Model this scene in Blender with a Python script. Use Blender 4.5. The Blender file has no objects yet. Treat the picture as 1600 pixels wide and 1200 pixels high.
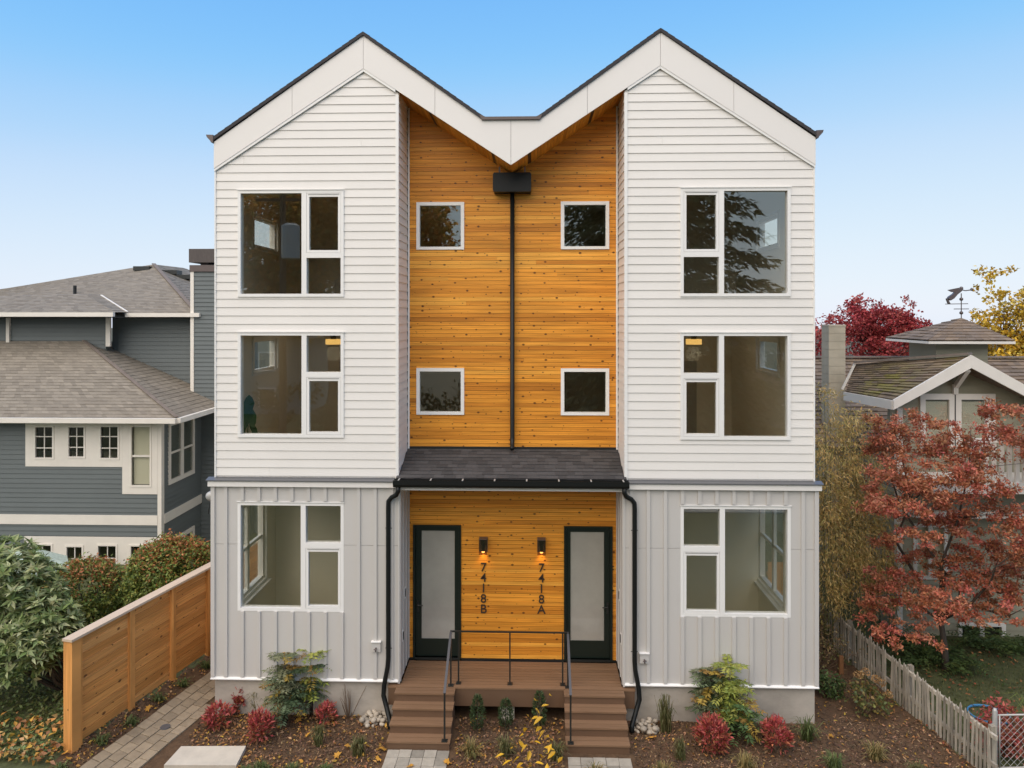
import bpy, math, random
import numpy as np
from mathutils import Vector, Matrix, noise

# ------------------------------------------------------------------ camera, sky, sun, exposure
SC = bpy.context.scene
C = SC.collection
rad = math.radians
TH = rad(1.7); CAMD = 12.6; CAMZ = 7.25; CAMX = 0.392; FPX = 1100.0; HV = 490.0
cd = bpy.data.cameras.new('camera'); cam = bpy.data.objects.new('camera', cd); C.objects.link(cam)
cam.location = (CAMX, -CAMD, CAMZ); cam.rotation_euler = (rad(90), 0, TH)
cd.sensor_width = 36.0; cd.lens = 36.0 * FPX / 1600.0; cd.shift_y = -(600 - HV) / 1600.0
cd.clip_end = 900; cd.clip_start = 0.1
SC.camera = cam

SUN_EL, SUN_AZ = 52.0, 205.0          # azimuth measured clockwise from +Y (behind the camera, a little to the left)
w = bpy.data.worlds.new('World'); SC.world = w; w.use_nodes = True
wn = w.node_tree.nodes; wl = w.node_tree.links
bg = wn['Background']
sky = wn.new('ShaderNodeTexSky'); sky.sky_type = 'NISHITA'; sky.sun_disc = False
sky.sun_elevation = rad(SUN_EL); sky.sun_rotation = rad(SUN_AZ)
sky.air_density = 1.0; sky.dust_density = 0.2; sky.ozone_density = 2.0; sky.altitude = 60
# the photograph's tone curve for the sky: the same smooth curve over the whole dome
scl = wn.new('ShaderNodeVectorMath'); scl.operation = 'SCALE'; scl.inputs['Scale'].default_value = 1 / 20
cur = wn.new('ShaderNodeRGBCurve')
CV = {0: [(1.35, .215), (2.02, .41), (3.2, .62), (5.2, .74), (7.5, .80), (20, 1.0)], 1: [(2.25, .53), (3.24, .665), (4.75, .785), (6.5, .85), (8, .88), (20, 1.0)], 2: [(3.9, .96), (5.2, .965), (6.2, .97), (20, 1.0)]}
for ch, pts in CV.items():
    c_ = cur.mapping.curves[ch]; c_.points[0].location = (0, .03 if ch == 0 else (.08 if ch == 1 else .2)); c_.points[1].location = (pts[-1][0] / 20, pts[-1][1])
    for x_, y_ in pts[:-1]: c_.points.new(x_ / 20, y_)
cur.mapping.extend = 'HORIZONTAL'; cur.mapping.update()
gain = wn.new('ShaderNodeVectorMath'); gain.operation = 'SCALE'; gain.inputs['Scale'].default_value = 3.98
wl.new(sky.outputs[0], scl.inputs[0]); wl.new(scl.outputs[0], cur.inputs['Color']); wl.new(cur.outputs[0], gain.inputs[0]); wl.new(gain.outputs[0], bg.inputs['Color'])
bg.inputs['Strength'].default_value = 0.15
sl = bpy.data.lights.new('sun', 'SUN'); so = bpy.data.objects.new('sun', sl); C.objects.link(so)
sl.energy = 2.42; sl.angle = rad(84); sl.color = (1.0, 0.845, 0.665)
az = rad(SUN_AZ); el = rad(SUN_EL)
sdir = Vector((math.sin(az) * math.cos(el), math.cos(az) * math.cos(el), math.sin(el)))
so.rotation_euler = sdir.to_track_quat('Z', 'Y').to_euler(); so.location = (0, -10, 30)
SC.view_settings.view_transform = 'Standard'; SC.view_settings.look = 'None'
SC.view_settings.exposure = 0.75; SC.view_settings.gamma = 1.0
SC.render.engine = 'CYCLES'
SC.cycles.use_denoising = True
SC.cycles.max_bounces = 10; SC.cycles.transparent_max_bounces = 16; SC.cycles.diffuse_bounces = 5
SC.cycles.caustics_reflective = False; SC.cycles.caustics_refractive = False
SC.cycles.sample_clamp_indirect = 6.0

def at(u, v, y):
    """point of the plane Y=y that the photograph shows at pixel (u, v) of 1600x1200"""
    a = (u - 800) / FPX; b = (HV - v) / FPX
    c, s = math.cos(TH), math.sin(TH)
    rx, ry = a * c - s, a * s + c
    t = (y + CAMD) / ry
    return Vector((CAMX + t * rx, y, CAMZ + t * b))
def onz(u, v, z):
    a = (u - 800) / FPX; b = (HV - v) / FPX
    c, s = math.cos(TH), math.sin(TH)
    rx, ry = a * c - s, a * s + c
    t = (z - CAMZ) / b
    return Vector((CAMX + t * rx, -CAMD + t * ry, z))

# ------------------------------------------------------------------ materials
def mat(name, col, rough=0.6, var=0.0, vscale=3.0, bump=0.0, bscale=40.0, rnd=0.0, metal=0.0, spec=0.4, stretch=(1, 1, 1), tint=False, trans=0.0, coat=0.0):
    m = bpy.data.materials.new(name); m.use_nodes = True
    n = m.node_tree.nodes; l = m.node_tree.links
    p = n['Principled BSDF']
    p.inputs['Base Color'].default_value = (*col, 1); p.inputs['Roughness'].default_value = rough
    p.inputs['Metallic'].default_value = metal; p.inputs['Specular IOR Level'].default_value = spec
    if coat: p.inputs['Coat Weight'].default_value = coat
    cur = None
    if tint:
        a = n.new('ShaderNodeAttribute'); a.attribute_name = 'tint'; cur = a.outputs['Color']
    tc = n.new('ShaderNodeTexCoord'); mp = n.new('ShaderNodeMapping'); mp.inputs['Scale'].default_value = stretch
    l.new(tc.outputs['Object'], mp.inputs['Vector'])
    if var or rnd:
        h = n.new('ShaderNodeHueSaturation')
        if cur is not None: l.new(cur, h.inputs['Color'])
        else: h.inputs['Color'].default_value = (*col, 1)
        val = None
        if var:
            nz = n.new('ShaderNodeTexNoise'); nz.inputs['Scale'].default_value = vscale; nz.inputs['Detail'].default_value = 6
            nz.inputs['Roughness'].default_value = 0.65
            l.new(mp.outputs[0], nz.inputs['Vector'])
            mr = n.new('ShaderNodeMapRange'); mr.inputs[1].default_value = 0.25; mr.inputs[2].default_value = 0.75
            mr.inputs[3].default_value = 1 - var; mr.inputs[4].default_value = 1 + var
            l.new(nz.outputs['Fac'], mr.inputs[0]); val = mr.outputs[0]
        if rnd:
            oi = n.new('ShaderNodeObjectInfo')
            mr2 = n.new('ShaderNodeMapRange'); mr2.inputs[3].default_value = 1 - rnd; mr2.inputs[4].default_value = 1 + rnd
            l.new(oi.outputs['Random'], mr2.inputs[0])
            if val is not None:
                mm = n.new('ShaderNodeMath'); mm.operation = 'MULTIPLY'; l.new(val, mm.inputs[0]); l.new(mr2.outputs[0], mm.inputs[1]); val = mm.outputs[0]
            else: val = mr2.outputs[0]
        l.new(val, h.inputs['Value']); cur = h.outputs[0]
    if cur is not None: l.new(cur, p.inputs['Base Color'])
    if bump:
        nb = n.new('ShaderNodeTexNoise'); nb.inputs['Scale'].default_value = bscale; nb.inputs['Detail'].default_value = 5
        l.new(mp.outputs[0], nb.inputs['Vector'])
        b = n.new('ShaderNodeBump'); b.inputs['Strength'].default_value = bump; b.inputs['Distance'].default_value = 0.01
        l.new(nb.outputs['Fac'], b.inputs['Height']); l.new(b.outputs[0], p.inputs['Normal'])
    if trans:
        t = n.new('ShaderNodeBsdfTranslucent'); mx = n.new('ShaderNodeMixShader'); mx.inputs[0].default_value = trans
        if cur is not None: l.new(cur, t.inputs['Color'])
        else: t.inputs['Color'].default_value = (*col, 1)
        l.new(p.outputs[0], mx.inputs[1]); l.new(t.outputs[0], mx.inputs[2])
        l.new(mx.outputs[0], n['Material Output'].inputs['Surface'])
    return m

def wood(name, stops, along='x', across='z', knots=3.9, ksize=0.07, grain=1.0, rough=0.5, knotcol=(0.075, 0.022, 0.006)):
    """clear-stained softwood: every board takes a tone of its own, with fine grain and small dark knots"""
    m = bpy.data.materials.new(name); m.use_nodes = True
    n = m.node_tree.nodes; l = m.node_tree.links; p = n['Principled BSDF']
    p.inputs['Roughness'].default_value = rough; p.inputs['Specular IOR Level'].default_value = 0.35
    tc = n.new('ShaderNodeTexCoord'); sp = n.new('ShaderNodeSeparateXYZ'); l.new(tc.outputs['Object'], sp.inputs[0])
    oi = n.new('ShaderNodeObjectInfo')
    I = {'x': 0, 'y': 1, 'z': 2}
    cb = n.new('ShaderNodeCombineXYZ'); l.new(sp.outputs[I[along]], cb.inputs[0]); l.new(sp.outputs[I[across]], cb.inputs[1]); l.new(oi.outputs['Random'], cb.inputs[2])
    ramp = n.new('ShaderNodeValToRGB'); e = ramp.color_ramp.elements
    while len(e) < len(stops): e.new(0.5)
    for i, c in enumerate(stops):
        e[i].position = i / (len(stops) - 1); e[i].color = (*c, 1)
    l.new(oi.outputs['Random'], ramp.inputs[0])
    # grain
    mp = n.new('ShaderNodeMapping'); mp.inputs['Scale'].default_value = (1.3, 60, 25); l.new(cb.outputs[0], mp.inputs['Vector'])
    nz = n.new('ShaderNodeTexNoise'); nz.inputs['Scale'].default_value = 1.0; nz.inputs['Detail'].default_value = 6; l.new(mp.outputs[0], nz.inputs['Vector'])
    mr = n.new('ShaderNodeMapRange'); mr.inputs[1].default_value = .3; mr.inputs[2].default_value = .7; mr.inputs[3].default_value = 1 - .28 * grain; mr.inputs[4].default_value = 1 + .16 * grain
    l.new(nz.outputs['Fac'], mr.inputs[0])
    # slow tone drift along the board
    mp2 = n.new('ShaderNodeMapping'); mp2.inputs['Scale'].default_value = (.7, 3, 40); l.new(cb.outputs[0], mp2.inputs['Vector'])
    nz2 = n.new('ShaderNodeTexNoise'); nz2.inputs['Scale'].default_value = 1.0; nz2.inputs['Detail'].default_value = 2; l.new(mp2.outputs[0], nz2.inputs['Vector'])
    mr2 = n.new('ShaderNodeMapRange'); mr2.inputs[1].default_value = .3; mr2.inputs[2].default_value = .7; mr2.inputs[3].default_value = .84; mr2.inputs[4].default_value = 1.12
    l.new(nz2.outputs['Fac'], mr2.inputs[0])
    mm = n.new('ShaderNodeMath'); mm.operation = 'MULTIPLY'; l.new(mr.outputs[0], mm.inputs[0]); l.new(mr2.outputs[0], mm.inputs[1])
    h = n.new('ShaderNodeHueSaturation'); l.new(ramp.outputs[0], h.inputs['Color']); l.new(mm.outputs[0], h.inputs['Value'])
    # knots
    cb2 = n.new('ShaderNodeCombineXYZ'); l.new(sp.outputs[I[along]], cb2.inputs[0]); l.new(sp.outputs[I[across]], cb2.inputs[1])
    mp3 = n.new('ShaderNodeMapping'); mp3.inputs['Scale'].default_value = (.8, 1.15, 1); l.new(cb2.outputs[0], mp3.inputs['Vector'])
    vo = n.new('ShaderNodeTexVoronoi'); vo.voronoi_dimensions = '2D'; vo.inputs['Scale'].default_value = knots; l.new(mp3.outputs[0], vo.inputs['Vector'])
    sc = n.new('ShaderNodeSeparateColor'); l.new(vo.outputs['Color'], sc.inputs[0])
    pw = n.new('ShaderNodeMath'); pw.operation = 'POWER'; pw.inputs[1].default_value = 2.0; l.new(sc.outputs[0], pw.inputs[0])
    ms = n.new('ShaderNodeMath'); ms.operation = 'MULTIPLY_ADD'; ms.inputs[1].default_value = ksize; ms.inputs[2].default_value = ksize * .25; l.new(pw.outputs[0], ms.inputs[0])
    dv = n.new('ShaderNodeMath'); dv.operation = 'DIVIDE'; l.new(vo.outputs['Distance'], dv.inputs[0]); l.new(ms.outputs[0], dv.inputs[1])
    km = n.new('ShaderNodeMapRange'); km.inputs[1].default_value = .7; km.inputs[2].default_value = 1.5; km.inputs[3].default_value = .9; km.inputs[4].default_value = 0; km.interpolation_type = 'SMOOTHSTEP'
    l.new(dv.outputs[0], km.inputs[0])
    mx = n.new('ShaderNodeMix'); mx.data_type = 'RGBA'; l.new(km.outputs[0], mx.inputs[0]); l.new(h.outputs[0], mx.inputs[6]); mx.inputs[7].default_value = (*knotcol, 1)
    l.new(mx.outputs[2], p.inputs['Base Color'])
    b = n.new('ShaderNodeBump'); b.inputs['Strength'].default_value = .15; b.inputs['Distance'].default_value = .004; l.new(nz.outputs['Fac'], b.inputs['Height']); l.new(b.outputs[0], p.inputs['Normal'])
    return m

def glass(name, refl=0.1, tint=(.93, .93, .89)):
    m = bpy.data.materials.new(name); m.use_nodes = True
    n = m.node_tree.nodes; l = m.node_tree.links; n.remove(n['Principled BSDF'])
    t = n.new('ShaderNodeBsdfTransparent'); t.inputs[0].default_value = (*tint, 1)
    g = n.new('ShaderNodeBsdfGlossy'); g.inputs['Roughness'].default_value = 0.0; g.inputs['Color'].default_value = (.95, .97, .95, 1)
    lw = n.new('ShaderNodeLayerWeight'); lw.inputs['Blend'].default_value = .5
    pw = n.new('ShaderNodeMath'); pw.operation = 'POWER'; pw.inputs[1].default_value = 5; l.new(lw.outputs['Facing'], pw.inputs[0])
    ma = n.new('ShaderNodeMath'); ma.operation = 'MULTIPLY_ADD'; ma.inputs[1].default_value = 1 - refl; ma.inputs[2].default_value = refl; l.new(pw.outputs[0], ma.inputs[0])
    tc = n.new('ShaderNodeTexCoord'); nz = n.new('ShaderNodeTexNoise'); nz.inputs['Scale'].default_value = 1.3; nz.inputs['Detail'].default_value = 1; l.new(tc.outputs['Object'], nz.inputs['Vector'])
    b = n.new('ShaderNodeBump'); b.inputs['Strength'].default_value = .012; b.inputs['Distance'].default_value = .02; l.new(nz.outputs['Fac'], b.inputs['Height']); l.new(b.outputs[0], g.inputs['Normal'])
    mx = n.new('ShaderNodeMixShader'); l.new(ma.outputs[0], mx.inputs[0]); l.new(t.outputs[0], mx.inputs[1]); l.new(g.outputs[0], mx.inputs[2])
    l.new(mx.outputs[0], n['Material Output'].inputs['Surface'])
    return m

def emit(name, col, s):
    m = bpy.data.materials.new(name); m.use_nodes = True
    p = m.node_tree.nodes['Principled BSDF']; p.inputs['Base Color'].default_value = (*col, 1)
    p.inputs['Emission Color'].default_value = (*col, 1); p.inputs['Emission Strength'].default_value = s
    return m

WHITE = mat('white_siding_paint', (.80, .765, .72), .55, var=.03, vscale=.9, rnd=.02, bump=.05, bscale=60)
FASC = mat('white_fascia_paint', (.80, .765, .725), .5, var=.012, vscale=.5)
TRIM = mat('white_vinyl', (.84, .82, .79), .4)
GREYP = mat('pale_grey_panel_paint', (.57, .545, .515), .55, var=.025, vscale=.7, rnd=.01, bump=.05, bscale=90)
CONC = mat('concrete', (.43, .385, .33), .85, var=.24, vscale=1.6, bump=.25, bscale=25, stretch=(1, 1, 1.6))
BLACK = mat('black_metal', (.016, .018, .017), .38, spec=.5)
BLACKP = mat('black_gutter_paint', (.009, .010, .0095), .42, spec=.3)
DOORK = mat('black_door_paint', (.010, .017, .013), .35)
BRONZE = mat('dark_bronze_metal', (.12, .095, .09), .4, metal=.3)
GREYM = mat('grey_flashing_metal', (.16, .16, .165), .4, metal=.4)
CEDAR = wood('stained_cedar', [(.56, .20, .02), (.72, .278, .03), (.84, .345, .04), (.77, .305, .035), (.91, .42, .062)], knots=5.8, ksize=.09)
CEDARS = wood('stained_cedar_soffit', [(.56, .22, .024), (.70, .30, .036), (.80, .36, .05)], along='y', across='x', ksize=.04)
FST = [(.50, .205, .05), (.66, .295, .08), (.72, .33, .095), (.56, .235, .058), (.76, .37, .12)]
FENCEW = wood('fence_cedar', FST, knots=3.6, ksize=.08, rough=.7, knotcol=(.13, .05, .015))
FENCEV = wood('fence_cedar_upright', FST[:3], along='z', across='y', knots=3.2, ksize=.06, rough=.7, knotcol=(.13, .05, .015))
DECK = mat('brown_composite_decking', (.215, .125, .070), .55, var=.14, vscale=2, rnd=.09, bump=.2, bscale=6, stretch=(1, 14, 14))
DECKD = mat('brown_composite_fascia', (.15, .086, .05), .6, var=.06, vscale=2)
GLASS = glass('window_glass', .13)
GLASSC = glass('clear_side_glass', .05, (.985, .985, .97))
GLASS2 = glass('neighbour_glass', .05, (.90, .90, .86))
DOORG = mat('obscure_door_glass', (.36, .345, .31), .04, var=.14, vscale=1.2, spec=.9)
INT = mat('interior_wall_paint', (.86, .80, .68), .8)
INTC = mat('interior_ceiling_paint', (.88, .85, .77), .8)
INTF = mat('interior_oak_floor', (.46, .33, .21), .5, var=.15, vscale=2, stretch=(1, 8, 1))
INTD = mat('interior_door_paint', (.45, .43, .39), .6)
SHING_D = mat('charcoal_shingle', (.058, .055, .055), .9, var=.2, vscale=30, rnd=.26, bump=.5, bscale=180)
SHING_R = mat('dark_roofing', (.05, .045, .047), .85, var=.2, vscale=8)
SHING_L = mat('brown_grey_shingle', (.2, .2, .2), .9, tint=True, var=.12, vscale=14, bump=.4, bscale=120)
BLUE = mat('slate_blue_siding_paint', (.125, .143, .145), .6, var=.05, vscale=1.5, rnd=.03)
NTRIM = mat('aged_white_trim', (.73, .685, .62), .6, var=.06, vscale=2)
SAGE = mat('sage_siding_paint', (.31, .29, .21), .65, var=.08, vscale=1.5, rnd=.05)
STONEC = mat('chimney_concrete', (.50, .43, .32), .9, var=.18, vscale=2, bump=.3, bscale=20)
BLIND = mat('white_blind', (.80, .77, .68), .7)
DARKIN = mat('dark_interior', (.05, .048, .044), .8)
SOIL = mat('bark_mulch_soil', (.105, .060, .031), .95, var=.45, vscale=9, bump=1.0, bscale=45)
GRASSG = mat('mossy_lawn', (.085, .092, .036), .95, var=.4, vscale=6, bump=.8, bscale=60)
EARTH = mat('plain_ground', (.10, .095, .06), .95, var=.3, vscale=.8)
ASPH = mat('asphalt', (.055, .055, .056), .9, var=.15, vscale=4)
PAVE = mat('paver_concrete', (.31, .24, .16), .85, var=.2, vscale=9, rnd=.16, bump=.3, bscale=60)
PAVEG = mat('paver_concrete_grey', (.34, .305, .25), .85, var=.18, vscale=9, rnd=.28, bump=.3, bscale=60)
SLAB = mat('pale_concrete_slab', (.56, .50, .41), .8, var=.12, vscale=4)
BARK = mat('bark', (.075, .058, .045), .9, var=.3, vscale=12, bump=.6, bscale=30, stretch=(1, 1, .25))
BARKP = mat('pale_twig', (.17, .115, .075), .9, var=.2, vscale=12)
BAMB = mat('bamboo_culm', (.11, .115, .045), .6, var=.3, vscale=4)
LEAF = mat('leaf', (.1, .1, .05), .6, tint=True, trans=.25, spec=.3)
LEAFT = mat('thin_leaf', (.1, .1, .05), .6, tint=True, trans=.6, spec=.2)
LEAFG = mat('glossy_leaf', (.1, .1, .05), .5, tint=True, trans=.2, spec=.3)
PICK = mat('weathered_grey_wood', (.385, .335, .265), .9, var=.5, vscale=5, rnd=.3, bump=.4, bscale=40, stretch=(3, 3, .6))
STONE = mat('river_stone', (.40, .345, .275), .75, var=.2, vscale=9, rnd=.22)
GALV = mat('galvanised_steel', (.46, .45, .43), .5, metal=.3)
HOSE = mat('blue_hose_vinyl', (.06, .22, .42), .45)
CHIP = mat('bark_chip', (.1, .07, .05), .9, tint=True)

# ------------------------------------------------------------------ mesh helpers
class MB:
    def __init__(self): self.v = []; self.f = []; self.t = []
    def add(self, vs, fs, tint=None):
        o = len(self.v); self.v += [tuple(p) for p in vs]; self.f += [tuple(i + o for i in f) for f in fs]
        if tint is not None: self.t += [tint] * len(vs)
        return self
    def box(self, x0, x1, y0, y1, z0, z1, tint=None):
        return self.add([(x0, y0, z0), (x1, y0, z0), (x1, y1, z0), (x0, y1, z0), (x0, y0, z1), (x1, y0, z1), (x1, y1, z1), (x0, y1, z1)],
                        [(0, 3, 2, 1), (4, 5, 6, 7), (0, 1, 5, 4), (1, 2, 6, 5), (2, 3, 7, 6), (3, 0, 4, 7)], tint)
    def prism(self, poly, a, b, axis='y'):
        n = len(poly)
        P = {'y': lambda p, d: (p[0], d, p[1]), 'x': lambda p, d: (d, p[0], p[1]), 'z': lambda p, d: (p[0], p[1], d)}[axis]
        vs = [P(p, a) for p in poly] + [P(p, b) for p in poly]
        fs = [tuple(range(n)), tuple(range(2 * n - 1, n - 1, -1))] + [(i, i + n, (i + 1) % n + n, (i + 1) % n) for i in range(n)]
        return self.add(vs, fs)
    def tube(self, pts, r, n=8, tint=None):
        pts = [Vector(p) for p in pts]; k = len(pts)
        rs = list(r) if hasattr(r, '__len__') else [r] * k
        vs = []; ref = None
        for i, p in enumerate(pts):
            d = (pts[min(i + 1, k - 1)] - pts[max(i - 1, 0)]).normalized()
            if ref is None: ref = Vector((1, 0, 0)) if abs(d.x) < .8 else Vector((0, 1, 0))
            a = (ref - d * ref.dot(d)).normalized(); b = d.cross(a); ref = a
            for j in range(n):
                q = 2 * math.pi * j / n
                vs.append(p + (a * math.cos(q) + b * math.sin(q)) * rs[i])
        fs = [(i * n + j, i * n + (j + 1) % n, (i + 1) * n + (j + 1) % n, (i + 1) * n + j) for i in range(k - 1) for j in range(n)]
        fs += [tuple(range(n - 1, -1, -1)), tuple(range((k - 1) * n, k * n))]
        return self.add(vs, fs, tint)
    def obox(self, c, ax, ay, az):
        c = Vector(c); ax, ay, az = Vector(ax), Vector(ay), Vector(az)
        vs = [c + ax * i + ay * j + az * k for k in (-1, 1) for (i, j) in ((-1, -1), (1, -1), (1, 1), (-1, 1))]
        return self.add(vs, [(0, 3, 2, 1), (4, 5, 6, 7), (0, 1, 5, 4), (1, 2, 6, 5), (2, 3, 7, 6), (3, 0, 4, 7)])
    def bar(self, p, q, wdt, hgt, up=(0, 0, 1)):
        p, q = Vector(p), Vector(q); d = (q - p); L = d.length; d /= L
        s = d.cross(Vector(up)).normalized(); u = s.cross(d)
        return self.obox((p + q) / 2, d * L / 2, s * wdt / 2, u * hgt / 2)
    def mesh(self, name, m):
        me = bpy.data.meshes.new(name); me.from_pydata([tuple(p) for p in self.v], [], self.f)
        if self.t:
            a = me.color_attributes.new('tint', 'FLOAT_COLOR', 'POINT')
            a.data.foreach_set('color', np.array([(*t, 1) for t in self.t], dtype=np.float32).ravel())
        me.materials.append(m); me.update(); return me
    def build(self, name, m, parent=None, smooth=False, kind=None, label=None):
        me = self.mesh(name, m)
        if smooth: me.polygons.foreach_set('use_smooth', [True] * len(me.polygons))
        return link(name, me, parent, kind, label)

def link(name, me, parent=None, kind=None, label=None):
    o = bpy.data.objects.new(name, me); C.objects.link(o)
    if parent is not None: o.parent = parent
    if kind: o['kind'] = kind
    if label: o['label'] = label
    return o
def tag(o, label, cat, group=None):
    o['label'] = label; o['category'] = cat
    if group: o['group'] = group
    return o
def thing(name, label, cat, loc=(0, 0, 0), rz=0.0, group=None):
    o = bpy.data.objects.new(name, None); C.objects.link(o)
    o.location = loc; o.rotation_euler = (0, 0, rz); o.empty_display_size = .2
    return tag(o, label, cat, group)
def kids(o): return [c for c in bpy.data.objects if c.parent == o]
def copy_tree(o, loc, rz=0.0, s=1.0, label=None):
    def rec(x, par):
        c = x.copy(); C.objects.link(c); c.parent = par
        for ch in x.children: rec(ch, c)
        return c
    c = rec(o, None); c.location = loc; c.rotation_euler = (0, 0, rz); c.scale = (s, s, s)
    if label: c['label'] = label
    return c

def grid_wall(a0, a1, z0, z1, t0, t1, holes, axis='y'):
    """slab with rectangular openings, no inner faces; a = along, t = thickness range on the axis"""
    xs = sorted({a0, a1, *[h[0] for h in holes], *[h[1] for h in holes]}); zs = sorted({z0, z1, *[h[2] for h in holes], *[h[3] for h in holes]})
    xs = [x for x in xs if a0 <= x <= a1]; zs = [z for z in zs if z0 <= z <= z1]
    def solid(i, j):
        if i < 0 or j < 0 or i >= len(xs) - 1 or j >= len(zs) - 1: return False
        x = (xs[i] + xs[i + 1]) / 2; z = (zs[j] + zs[j + 1]) / 2
        return not any(h[0] < x < h[1] and h[2] < z < h[3] for h in holes)
    P = (lambda a, t, z: (a, t, z)) if axis == 'y' else (lambda a, t, z: (t, a, z))
    mb = MB()
    def q(*p): mb.add(p, [(0, 1, 2, 3)])
    for i in range(len(xs) - 1):
        for j in range(len(zs) - 1):
            if not solid(i, j): continue
            A, B, Z, W = xs[i], xs[i + 1], zs[j], zs[j + 1]
            q(P(A, t0, Z), P(B, t0, Z), P(B, t0, W), P(A, t0, W)); q(P(B, t1, Z), P(A, t1, Z), P(A, t1, W), P(B, t1, W))
            if not solid(i - 1, j): q(P(A, t0, Z), P(A, t0, W), P(A, t1, W), P(A, t1, Z))
            if not solid(i + 1, j): q(P(B, t0, Z), P(B, t1, Z), P(B, t1, W), P(B, t0, W))
            if not solid(i, j - 1): q(P(A, t0, Z), P(A, t1, Z), P(B, t1, Z), P(B, t0, Z))
            if not solid(i, j + 1): q(P(A, t0, W), P(B, t0, W), P(B, t1, W), P(A, t1, W))
    return mb

FACE = {'-y': lambda pos: (lambda a, o, z: (a, pos - o, z)), '+x': lambda pos: (lambda a, o, z: (pos + o, a, z)), '-x': lambda pos: (lambda a, o, z: (pos - o, a, z))}
def board(parent, m, P, a0, a1, z0, z1, tb, tt, b0=None, b1=None, name='siding_board'):
    b0 = a0 if b0 is None else b0; b1 = a1 if b1 is None else b1
    vs = [P(a0, 0, z0), P(a1, 0, z0), P(a1, tb, z0), P(a0, tb, z0), P(b0, 0, z1), P(b1, 0, z1), P(b1, tt, z1), P(b0, tt, z1)]
    return MB().add(vs, [(0, 3, 2, 1), (4, 5, 6, 7), (0, 1, 5, 4), (1, 2, 6, 5), (2, 3, 7, 6), (3, 0, 4, 7)]).build(name, m, parent)
def clad(parent, m, facing, pos, a0, a1, z0, z1, pitch, holes=(), tb=.02, tt=.006, gap=.008, name='siding_board', zstart=None, ends=None, joints=None, minz=.012):
    """one object per course, cut where openings interrupt it. ends(z)->(a0,a1) trims courses to a slope"""
    P = FACE[facing](pos)
    z = zstart if zstart is not None else z0
    while z < z1 - 1e-4:
        lo, hi = max(z, z0), min(z + pitch, z1)
        if hi - lo > minz:
            bl, bh = lo + gap, hi
            e0 = ends(bl) if ends else (a0, a1); e1 = ends(bh) if ends else (a0, a1)
            cuts = sorted([h for h in holes if h[2] < bh - .004 and h[3] > bl + .004])
            th = tb + (tt - tb) * 0
            if not cuts:
                segs = [(e0[0], e0[1], e1[0], e1[1])]
                if joints:
                    js = [j for j in joints(round(z, 3)) if e0[0] + .3 < j < e0[1] - .3]
                    segs = []; c0, c1 = e0[0], e1[0]
                    for j in js: segs.append((c0, j - .0012, c1, j - .0012)); c0 = c1 = j + .0012
                    segs.append((c0, e0[1], c1, e1[1]))
                for s in segs:
                    if s[1] - s[0] > .03: board(parent, m, P, s[0], s[1], bl, bh, tb, tt, s[2], s[3], name)
            else:
                cur = e0[0]
                for h in cuts:
                    if h[0] - cur > .01: board(parent, m, P, cur, h[0], bl, bh, tb, tt, name=name)
                    cur = h[1]
                    for (s0, s1) in ((bl, h[2]), (h[3], bh)):
                        if s1 - s0 > .02: board(parent, m, P, h[0], h[1], s0, s1, tb - (tb - tt) * (s0 - bl) / (bh - bl), tb - (tb - tt) * (s1 - bl) / (bh - bl), name=name)
                if e0[1] - cur > .01: board(parent, m, P, cur, e0[1], bl, bh, tb, tt, name=name)
        z += pitch

# ------------------------------------------------------------------ foliage helpers
def leafmesh(name, m, P, L, W, cols, rng, up=0.6, tang=None, fold=.18, six=True):
    """many small leaves: each a pointed blade of four triangles folded along its midrib"""
    N = len(P); P = np.asarray(P, float)
    L = np.broadcast_to(np.asarray(L, float), (N,)); W = np.broadcast_to(np.asarray(W, float), (N,))
    if tang is None:
        nrm = rng.normal(size=(N, 3)); nrm[:, 2] += up * 2; nrm /= np.linalg.norm(nrm, axis=1)[:, None]
        t = rng.normal(size=(N, 3)); t -= (t * nrm).sum(1)[:, None] * nrm; t /= np.linalg.norm(t, axis=1)[:, None]
    else:
        t = np.asarray(tang, float); t = t / np.linalg.norm(t, axis=1)[:, None]
        nrm = rng.normal(size=(N, 3)) * .5; nrm[:, 2] += up * 2; nrm -= (nrm * t).sum(1)[:, None] * t; nrm /= np.linalg.norm(nrm, axis=1)[:, None]
    b = np.cross(nrm, t)
    l = L[:, None]; wd = W[:, None]
    if six:
        V = np.stack([P, P + t * l * .35 + b * wd * .5 + nrm * wd * fold, P + t * l - nrm * l * .08, P + t * l * .35 - b * wd * .5 + nrm * wd * fold], 1)
    else:
        V = np.stack([P - b * wd * .5, P + b * wd * .5, P + b * wd * .35 + t * l, P - b * wd * .35 + t * l], 1)
    V = V.reshape(-1, 3)
    me = bpy.data.meshes.new(name)
    if six: F = (np.arange(N)[:, None] * 4 + np.array([[0, 1, 2, 0, 2, 3]])).reshape(-1); k = 3
    else: F = (np.arange(N)[:, None] * 4 + np.array([[0, 1, 2, 3]])).reshape(-1); k = 4
    nf = len(F) // k
    me.vertices.add(len(V)); me.vertices.foreach_set('co', V.astype(np.float32).ravel())
    me.loops.add(len(F)); me.loops.foreach_set('vertex_index', F.astype(np.int32))
    me.polygons.add(nf); me.polygons.foreach_set('loop_start', np.arange(0, len(F), k, dtype=np.int32)); me.polygons.foreach_set('loop_total', np.full(nf, k, dtype=np.int32))
    me.update(calc_edges=True)
    a = me.color_attributes.new('tint', 'FLOAT_COLOR', 'POINT')
    cc = np.concatenate([np.asarray(cols, float), np.ones((N, 1))], 1)
    a.data.foreach_set('color', np.repeat(cc, 4, 0).astype(np.float32).ravel())
    me.materials.append(m); return me

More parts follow.
